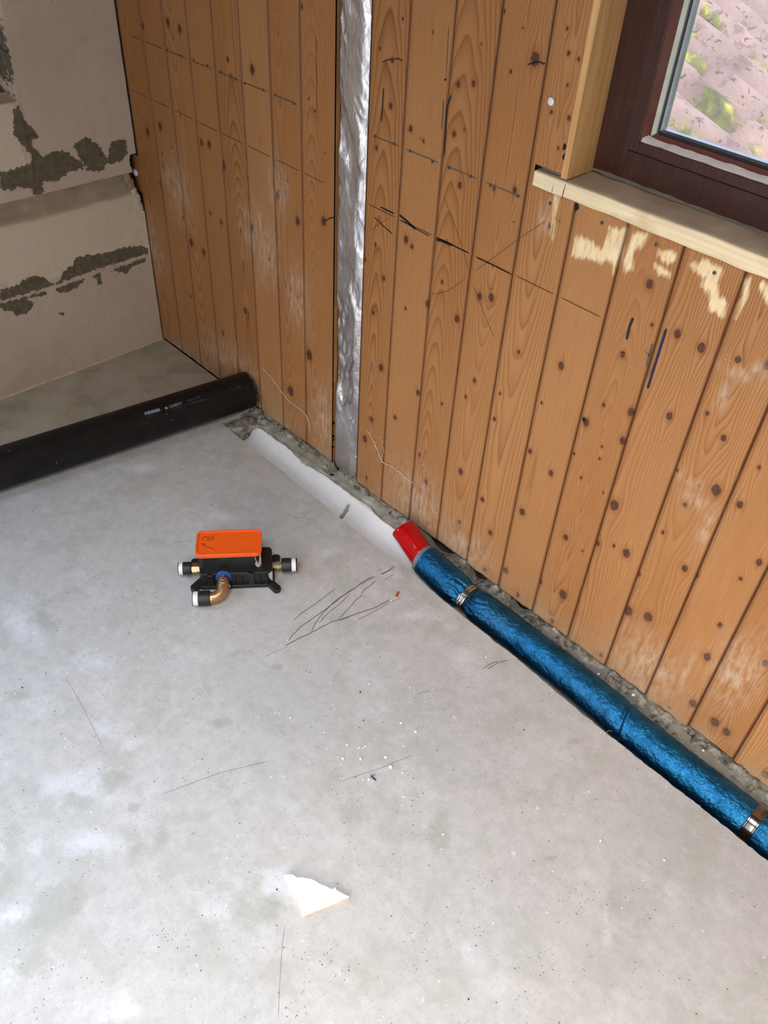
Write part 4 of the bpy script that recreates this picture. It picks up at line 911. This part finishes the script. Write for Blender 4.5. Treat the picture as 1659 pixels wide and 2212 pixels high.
ring_at(C1-.014, C1+.015, .0322, .0322, 'rubber_sleeve', M_rubber, bpz)
c2 = ring_at(C2-.0115, C2+.0115, .0385, .0385, 'hose_clamp', M_dksteel, bpz, .0004, rim=.0012); tag(c2, 'wide dark chrome clamp')
ring_at(C2-.0135, C2+.0135, .0368, .0368, 'rubber_sleeve', M_rubber, bpz)
# screw housing on the narrow clamp
y, z = axis(C1); aa = math.radians(34); nn = np.array([0, -math.cos(aa), math.sin(aa)]); tt = np.array([0, math.sin(aa), math.cos(aa)]); cc = np.array([C1, y, z])+nn*.0372-BL
def obox(b, c, hx, ht, hn):
    V = [c+np.array([sx*hx, 0, 0])+tt*st*ht+nn*sn*hn for sx in (-1, 1) for st in (-1, 1) for sn in (-1, 1)]; b.add(V, [(0, 1, 3, 2), (4, 6, 7, 5), (0, 4, 5, 1), (2, 3, 7, 6), (0, 2, 6, 4), (1, 5, 7, 3)])
b = MB(); obox(b, cc, .0100, .0090, .0032); obox(b, cc-tt*.0115, .0078, .0022, .0022); obox(b, cc+tt*.0095, .0075, .0014, .0022)
for k in (-1, 1): obox(b, cc+np.array([k*.0072, 0, 0])+nn*.003, .0016, .007, .0016)
sh = b.build('screw_housing', M_steel, c1, .0007); 
b = MB(); b.lathe([(-.009, .0030), (-.0065, .0034), (.0065, .0034), (.0075, .0030)], cc+nn*.0036, tt, 20); b.lathe([(-.0135, .0001), (-.0135, .0045), (-.0095, .0045), (-.0095, .001)], cc+nn*.0036, tt, 6); b.build('worm_screw', M_steel, c1)
b = MB(); tsl = [np.array([C1, y, z])+(.0349)*np.array([0, -math.cos(a), math.sin(a)])-BL for a in np.linspace(math.radians(62), math.radians(105), 8)]
for i, p in enumerate(tsl[1:]): b.box((p[0]-.0028, p[1]-.0006, p[2]-.0007), (p[0]+.0028, p[1]+.0006, p[2]+.0007))
b.build('thread_slot', M_dksteel, c1, smooth=False)
# red taped end
A0 = np.array([1.3000, -.0662, -.0050])-BL; A1 = onF(871, 1140, .030)-BL
n = 26; thn = 72; V = []; Fc = []
D = A1-A0; Ld = np.linalg.norm(D); D = D/Ld; U = np.cross(D, (0, 0, 1)); U /= np.linalg.norm(U); Vv = np.cross(U, D)
for i in range(n):
    k = i/(n-1); r = .0305+.0022*k; fl_ = 1-.16*k**2; step = .0008 if k < .22 else 0
    if k > .96: r *= .94
    for j in range(thn):
        a = j*2*math.pi/thn; wr = .0004*math.sin(a*5+k*8)
        ca, sa = math.cos(a), math.sin(a); q = abs(ca)**(.9) * np.sign(ca); V.append(A0+D*Ld*k+(r+step+wr)*(q*U*(1+.06*k)+sa*Vv*fl_))
for i in range(n-1):
    for j in range(thn): Fc.append((i*thn+j, i*thn+(j+1) % thn, (i+1)*thn+(j+1) % thn, (i+1)*thn+j))
V.append(A0+D*(Ld-.004)); m_ = len(V)-1; Fc += [((n-1)*thn+j, (n-1)*thn+(j+1) % thn, m_) for j in range(thn)]
tag(mesh_obj('taped_end', V, Fc, M_red, bpz, angle=60), 'glossy red tape wrapped over the pipe end')

# ------------------------------------------------------------ valve rough-in box
bx = empty('valve_box', (1.026, -.456, 0), math.atan2(.797, .604)); tag(bx, 'black plumbing rough-in box with orange lid and brass connectors on the screed', 'plumbing box')
# local frame: +x = long side (to the right in the photo), -y = towards the camera
def LP(a, b, z): return (a, -b, z)
def lpoly(poly): return [(a, -b) for a, b in poly][::-1]
b = MB(); b.prism(lpoly(rrect(-.073, .073, -.0385, .0385, .013)), .028, .0905); body = b.build('housing', M_plastic, bx, .0015)
b = MB(); b.prism(lpoly(rrect(-.070, .099, -.030, .055, .012)), .010, .046); b.prism(lpoly(rrect(-.074, .103, -.034, .062, .010)), .0005, .0112)
for a0, bb in ((.05, .055), (-.045, .055)): b.prism(lpoly([(a0-.007, bb-.004), (a0+.007, bb-.004), (a0+.007, bb+.006), (a0-.007, bb+.006)]), .011, .046)
for a0 in (-.002, .012, .028, .07, .085): b.prism(lpoly([(a0-.0012, .05), (a0+.0012, .05), (a0+.0012, .061), (a0-.0012, .061)]), .011, .036)
b.build('base_body', M_plastic, bx, .0012)
b = MB(); out = rrect(-.0765, .0765, -.0415, .0415, .0145, 9); inn = rrect(-.0725, .0725, -.0375, .0375, .0115, 9); N = len(out)
rings = [(out, .086), (out, .0952), ([(x*.988, y*.98) for x, y in out], .0966), (inn, .0966), ([(x*.985, y*.975) for x, y in inn], .0938)]
V = [(a, -bb, z) for R, z in rings for a, bb in R]; Fc = []
for i in range(len(rings)-1):
    for j in range(N): Fc.append((i*N+j, i*N+(j+1) % N, (i+1)*N+(j+1) % N, (i+1)*N+j)[::-1])
Fc.append(tuple((len(rings)-1)*N+j for j in range(N))[::-1]); Fc.append(tuple(range(N)))
b.add(V, Fc); lid = b.build('lid', M_orange, bx, angle=28); tag(lid, 'orange plastic lid')
hw = MB()
def lidpt(cx, cy):
    P = onF(410+cx/18.43, 1130+cy/18.43, .0938)-np.array(bx.location); r = -bx.rotation_euler[2]; return np.array([P[0]*math.cos(r)-P[1]*math.sin(r), P[0]*math.sin(r)+P[1]*math.cos(r), .0938])
for pts in ([(500, 690), (520, 610), (560, 550), (620, 515)], [(600, 570), (870, 578)], [(850, 510), (910, 540), (950, 600), (930, 660), (870, 690), (770, 665), (730, 650), (715, 610)], [(740, 650), (720, 690), (690, 720)], [(430, 825), (620, 835)], [(620, 835), (500, 880)], [(500, 880), (720, 950), (1010, 1065)]):
    ribbon(hw, [lidpt(*p) for p in pts], .0014, (0, 0, 1), .0003, False)
hw.build('handwriting', simple('lid_pen', (110, 24, 10), .6), bx, smooth=False)
for a0, bb in ((-.084, .060), (.108, .074), (.108, -.028), (-.088, -.025)):
    b = MB(); sgn = 1 if a0 > 0 else -1; h = .012
    tgt = (a0*.80, bb*.62 if bb > 0 else bb*.8); dv = np.array([a0-tgt[0], bb-tgt[1]]); dv /= np.linalg.norm(dv); pv = np.array([-dv[1], dv[0]])*.0085
    arc = [np.array([a0, bb])+.0098*np.array([math.cos(t), math.sin(t)]) for t in np.linspace(math.atan2(dv[1], dv[0])-1.45, math.atan2(dv[1], dv[0])+1.45, 12)]
    poly = [np.array(tgt)-pv]+[p for p in arc]+[np.array(tgt)+pv]; b.prism(lpoly([tuple(p) for p in poly]), .0005, h); e_o = b.build('mounting_lug', M_plastic, bx, .0010)
    b = MB(); b.lathe([(0, .0001), (0, .0030), (.0003, .0030), (.0003, .0001)], LP(a0, bb, h+.0002), (0, 0, 1), 16); b.build('screw_hole', M_void, e_o)
def connector(A, D, parts):
    """parts: (name, mat, profile, label) along D from A"""
    par = None
    for name, mat, prof, lab, facets in parts:
        b = MB(); b.lathe(prof, LP(*A), (D[0], -D[1], D[2]), facets); o = b.build(name, mat, bx if par is None else par, angle=30)
        if par is None and name == 'sealing_cap': par = o
        if lab: tag(o, lab)
def cap(r, t0, L, ring, end=0.): 
    ps = [('sealing_cap', M_rubber, [(t0, r*.75), (t0+.001, r*.97), (t0+.004, r), (t0+L-.001, r), (t0+L, r*.96), (t0+L, r*.6)], None, 36), ('clear_ring', M_white, [(t0+L-.0005, r*.6), (t0+L-.0005, r*.93), (t0+L+ring, r*.93), (t0+L+ring, r*.5)], None, 30), ('end_face', M_rubber, [(t0+L+ring-.0003, r*.4), (t0+L+ring-.0003, r*(.96)), (t0+L+ring+.0012+end, r*(.96)), (t0+L+ring+.0012+end, r*.3)], None, 30)]
    return ps
connector((-.066, .016, .029), (-1, 0, 0), [('brass_neck', M_brass, [(0, .012), (.012, .012), (.012, .0135), (.024, .0135), (.024, .010), (.030, .010)], None, 6)])
connector((-.066, .016, .029), (-1, 0, 0), cap(.0158, .026, .020, .0095))
connector((.095, .020, .031), (1, 0, 0), [('brass_neck', M_brass, [(0, .0085), (.014, .0085), (.014, .0105), (.021, .0105), (.021, .008), (.030, .008)], None, 8)])
connector((.095, .020, .031), (1, 0, 0), cap(.0172, .026, .024, .0105, .002))
b = MB(); b.lathe([(0, .012), (0, .0175), (.003, .0185), (.005, .0175), (.005, .012)], LP(-.015, .052, .034), (0, -1, .12), 40); tag(b.build('seal_ring', M_bluering, bx), 'blue seal ring')
b = MB(); b.lathe([(0, .013), (.010, .0135), (.010, .0156), (.017, .0156), (.017, .0138), (.019, .0138), (.019, .0160), (.024, .0160), (.024, .012)], LP(-.015, .055, .0335), (0, -1, -.18), 32); b.build('nickel_union', M_nickel, bx, angle=30)
el = [(-.015, .074, .0302), (-.0155, .084, .0275), (-.018, .092, .0245), (-.024, .099, .0215), (-.032, .1035, .0195), (-.044, .105, .0190)]
b = MB(); b.tube([LP(*p) for p in el], .0138, 28); b.lathe([(0, .0142), (.004, .0142)], LP(-.040, .105, .019), (-1, 0, 0), 28); b.build('brass_elbow', simple('warm_brass', (190, 150, 112), .38, .9), bx, angle=50)
connector((-.040, .105, .0190), (-1, 0, 0), cap(.0180, .004, .028, .0115))
def tape(pts, name='tape_piece'):
    b = MB(); n = len(pts); V = [LP(*p) for p in pts]; V2 = [tuple(np.array(p)+np.array([.0005, -.0006, .0003])) for p in V]
    b.add(V+V2, [tuple(range(n)), tuple(range(n, 2*n))[::-1]]+[(i, (i+1) % n, (i+1) % n+n, i+n) for i in range(n)]); tag(b.build(name, M_tape, bx, smooth=False), 'torn pale tape piece')
tape([(.0595, .0388, .080), (.0735, .0300, .088), (.0738, .0290, .048), (.0690, .0370, .044), (.0620, .0391, .050), (.0600, .0391, .060), (.0625, .0391, .066)])
tape([(.090, .0554, .040), (.0993, .050, .044), (.0996, .044, .020), (.0985, .0525, .012), (.094, .0553, .020), (.0905, .0555, .030)])

# ------------------------------------------------------------ loose bits on the floor
pts = [(613, 1890), (622, 1888), (632, 1889), (641, 1895), (655, 1895), (664, 1898), (672, 1899), (682, 1903), (690, 1908), (700, 1913), (708, 1917), (718, 1921), (725, 1917), (727, 1922), (736, 1927), (742, 1932), (755, 1937), (744, 1942), (736, 1946), (724, 1950), (712, 1955), (700, 1960), (686, 1965), (674, 1970), (664, 1974), (655, 1976), (648, 1962), (640, 1945), (630, 1925), (622, 1908)]
top = [onF(x, y, .011) for x, y in pts]; rs = random.Random(4); V = []
N = len(top); mid = sum(top)/N
bot = [np.array([p[0], p[1], .0004])+(mid-p)*np.array([.04, .04, 0])*rs.random() for p in top]; top = [p+np.array([rs.uniform(-.0008, .0008), rs.uniform(-.0008, .0008), rs.uniform(-.001, .0004)]) for p in top]
me_b = MB(); me_b.add([tuple(p) for p in top]+[tuple(p) for p in bot], [tuple(range(N))[::-1], tuple(range(N, 2*N))]); shard = me_b.build('plaster_shard', M_polyst, None, 0, False)
sb2 = MB(); md = [(top[i]+bot[i])/2+np.array([rs.uniform(-.0012, .0012), rs.uniform(-.0012, .0012), 0]) for i in range(N)]
sb2.add(top+md+bot, [q for i in range(N) for q in ((i, (i+1) % N, N+(i+1) % N, N+i), (N+i, N+(i+1) % N, 2*N+(i+1) % N, 2*N+i))]); sb2.build('broken_edge', M_shardedge, shard, smooth=False)
tag(shard, 'white triangular plaster shard lying on the screed near the camera', 'shard')
CR = [(797, 1477, 2), (866, 1562, 3), (898, 1581, 3.5), (774, 1617, 2), (776, 1614, 2), (785, 1615, 2), (790, 1612, 2.4), (741, 1639, 3.2), (779, 1640, 3), (833, 1636, 3.4), (844, 1658, 4.5), (870, 1670, 2.6), (872, 1612, 2), (785, 1685, 2.4), (797, 1683, 2.4), (750, 1609, 2.4), (810, 1596, 1.6), (845, 1297, 1.8), (627, 1550, 2.2), (872, 1721, 2.5), (957, 1802, 2.6), (1297, 1816, 3), (919, 1516, 1.6), (1050, 1420, 2), (800, 1530, 1.6), (886, 1485, 1.6), (700, 1582, 1.6), (1272, 1710, 2), (1194, 1882, 1.6), (1435, 1858, 2.4), (1298, 1582, 1.4), (420, 1345, 1.4), (210, 1402, 1.6), (33, 1498, 1.8)]
proto = None
for i, (px, py, r) in enumerate(CR):
    if proto is None: proto = lump('plaster_crumb', (0, 0, 0), (.001, .001, .0009), M_crumb, 9, None, .3, 2); o = proto
    else: o = proto.copy(); COL.objects.link(o)
    q = onF(px, py, .001); s = r*.85*np.linalg.norm(CAM-q)/1.9; o.location = (q[0], q[1], .0008*s); o.scale = (s, s*random.uniform(.8, 1.2), s); o.rotation_euler = (0, 0, random.uniform(0, 6))
    tag(o, 'tiny white plaster crumb lying on the grey screed', 'crumb', 'white crumbs scattered on the screed')
for px, py, s in ((1368, 1501, 3.4), (1293, 1456, 2.6), (1519, 1621, 2.4)):
    o = proto.copy(); COL.objects.link(o); q = onF(px, py, .004); o.location = (q[0], q[1], .004); o.scale = (s, s, s); tag(o, 'tiny white crumb on the mortar ridge beside the blue pipe', 'crumb', 'white crumbs on the mortar ridge')
# dead insect
q = onF(804, 1680); ins = MB()
def fp(dx, dy, z): p = onF(700+dx/6.38, 1450+dy/6.38, 0); return np.array([p[0]-q[0], p[1]-q[1], z])
root = empty('dead_insect', (q[0], q[1], 0)); tag(root, 'small dark dead insect lying among white crumbs', 'insect')
b = MB(); b.tube([fp(640, 1440, .0018), fp(665, 1468, .002), fp(690, 1490, .0022), fp(716, 1510, .0018)], .001, 10, rad=[.0006, .0012, .0018, .0012]); b.build('body', M_dark, root)
for P in ([fp(645, 1440, .002), fp(640, 1405, .001)], [fp(660, 1455, .002), fp(690, 1420, .002), fp(715, 1432, .0006)], [fp(655, 1455, .002), fp(690, 1440, .001)], [fp(650, 1462, .002), fp(632, 1475, .0006)]):
    b = MB(); b.tube(P, .00035, 6); b.build('leg', M_dark, root)
o = lump('grit', (0, 0, 0), (.0022, .0014, .001), M_dark, 12, None, .4, 2); q = onF(778, 1494, .001); o.location = (q[0], q[1], .0008); tag(o, 'dark angular speck of grit right of the floor centre, below the scribble', 'grit', 'dark grit on the screed')
g0 = o
for px, py, s, lb in ((1132, 1576, 1.0, 'round black grit speck left of the blue pipe kink'), (785, 1556, .9, 'black grit speck above the white crumb cluster'), (48, 1485, 1.0, 'black grit speck at the left picture edge'), (598, 1921, .9, 'black grit speck left of the plaster shard'), (670, 1452, .7, 'tiny dark grit speck below the graphite scribble, left side'), (1012, 2158, .9, 'black grit speck near the bottom of the picture')):
    o = g0.copy(); COL.objects.link(o); q = onF(px, py, .001); o.location = (q[0], q[1], .0008); o.scale = (s*.75, s, s); o.rotation_euler = (0, 0, random.uniform(0, 6)); tag(o, lb, 'grit', 'dark grit on the screed')
q = onF(858, 1283, .001); b = MB(); a = onF(856, 1289); c = onF(861, 1279); dv = c-a; pv = np.array([-dv[1], dv[0], 0])*.22; b.add([tuple(p+np.array([0, 0, z])) for z in (.0004, .0025) for p in (a-pv, a+pv, c+pv*.6, c-pv*.6)], [(0, 3, 2, 1), (4, 5, 6, 7), (0, 1, 5, 4), (1, 2, 6, 5), (2, 3, 7, 6), (3, 0, 4, 7)]); tag(b.build('brick_splinter', M_orangechip, None, smooth=False), 'small rust orange splinter on the screed near the scribble', 'splinter')
b = MB(); P = [onF(1312, 1592, .0008), onF(1309, 1584, .003), onF(1314, 1578, .006), onF(1322, 1580, .003)]; b.tube(P, .0006, 8); tag(b.build('wire_scrap', simple('tan_scrap', (150, 130, 104), .6), None), 'small tan twist of scrap at the channel edge by the pipe kink', 'scrap')

# ------------------------------------------------------------ cobwebs on the boards
def web(pts, label, extra=()):
    rr = random.Random(len(label)); b = MB()
    def strand(pts, r, jit):
        P = [onW(*p, -.003) for p in pts]; out = []
        for i in range(len(P)-1):
            for k in range(8): out.append(P[i]+(P[i+1]-P[i])*k/8+np.array([rr.uniform(-jit, jit), rr.uniform(-.0008, .0008), rr.uniform(-jit, jit)]))
        out.append(P[-1]); b.tube(out, r, 6, rad=[r*rr.uniform(.5, 1.5) for _ in out])
    strand(pts, .0011, .0010); strand(pts, .0005, .0028)
    for e in extra: strand(e, .0005, .001)
    tag(b.build('cobweb', M_web), label, 'cobweb')
o5 = lambda L: [(480+a/2.86, 780+c/2.86) for a, c in L]
web(o5([(250, 42), (300, 95), (340, 150), (375, 200), (420, 255), (480, 295), (515, 330), (530, 360), (545, 430)]), 'dusty cobweb strand on the boards left of the foil strip', [o5([(525, 350), (510, 400)])])
web(o5([(895, 430), (930, 480), (955, 540), (975, 590), (990, 625), (1050, 650), (1090, 680), (1130, 715), (1180, 755)]), 'branching dusty cobweb on the boards right of the foil strip', [o5([(905, 440), (985, 480), (1000, 510)]), o5([(985, 600), (1000, 560), (985, 500)]), o5([(1070, 560), (1110, 580)]), o5([(955, 610), (975, 630)])])
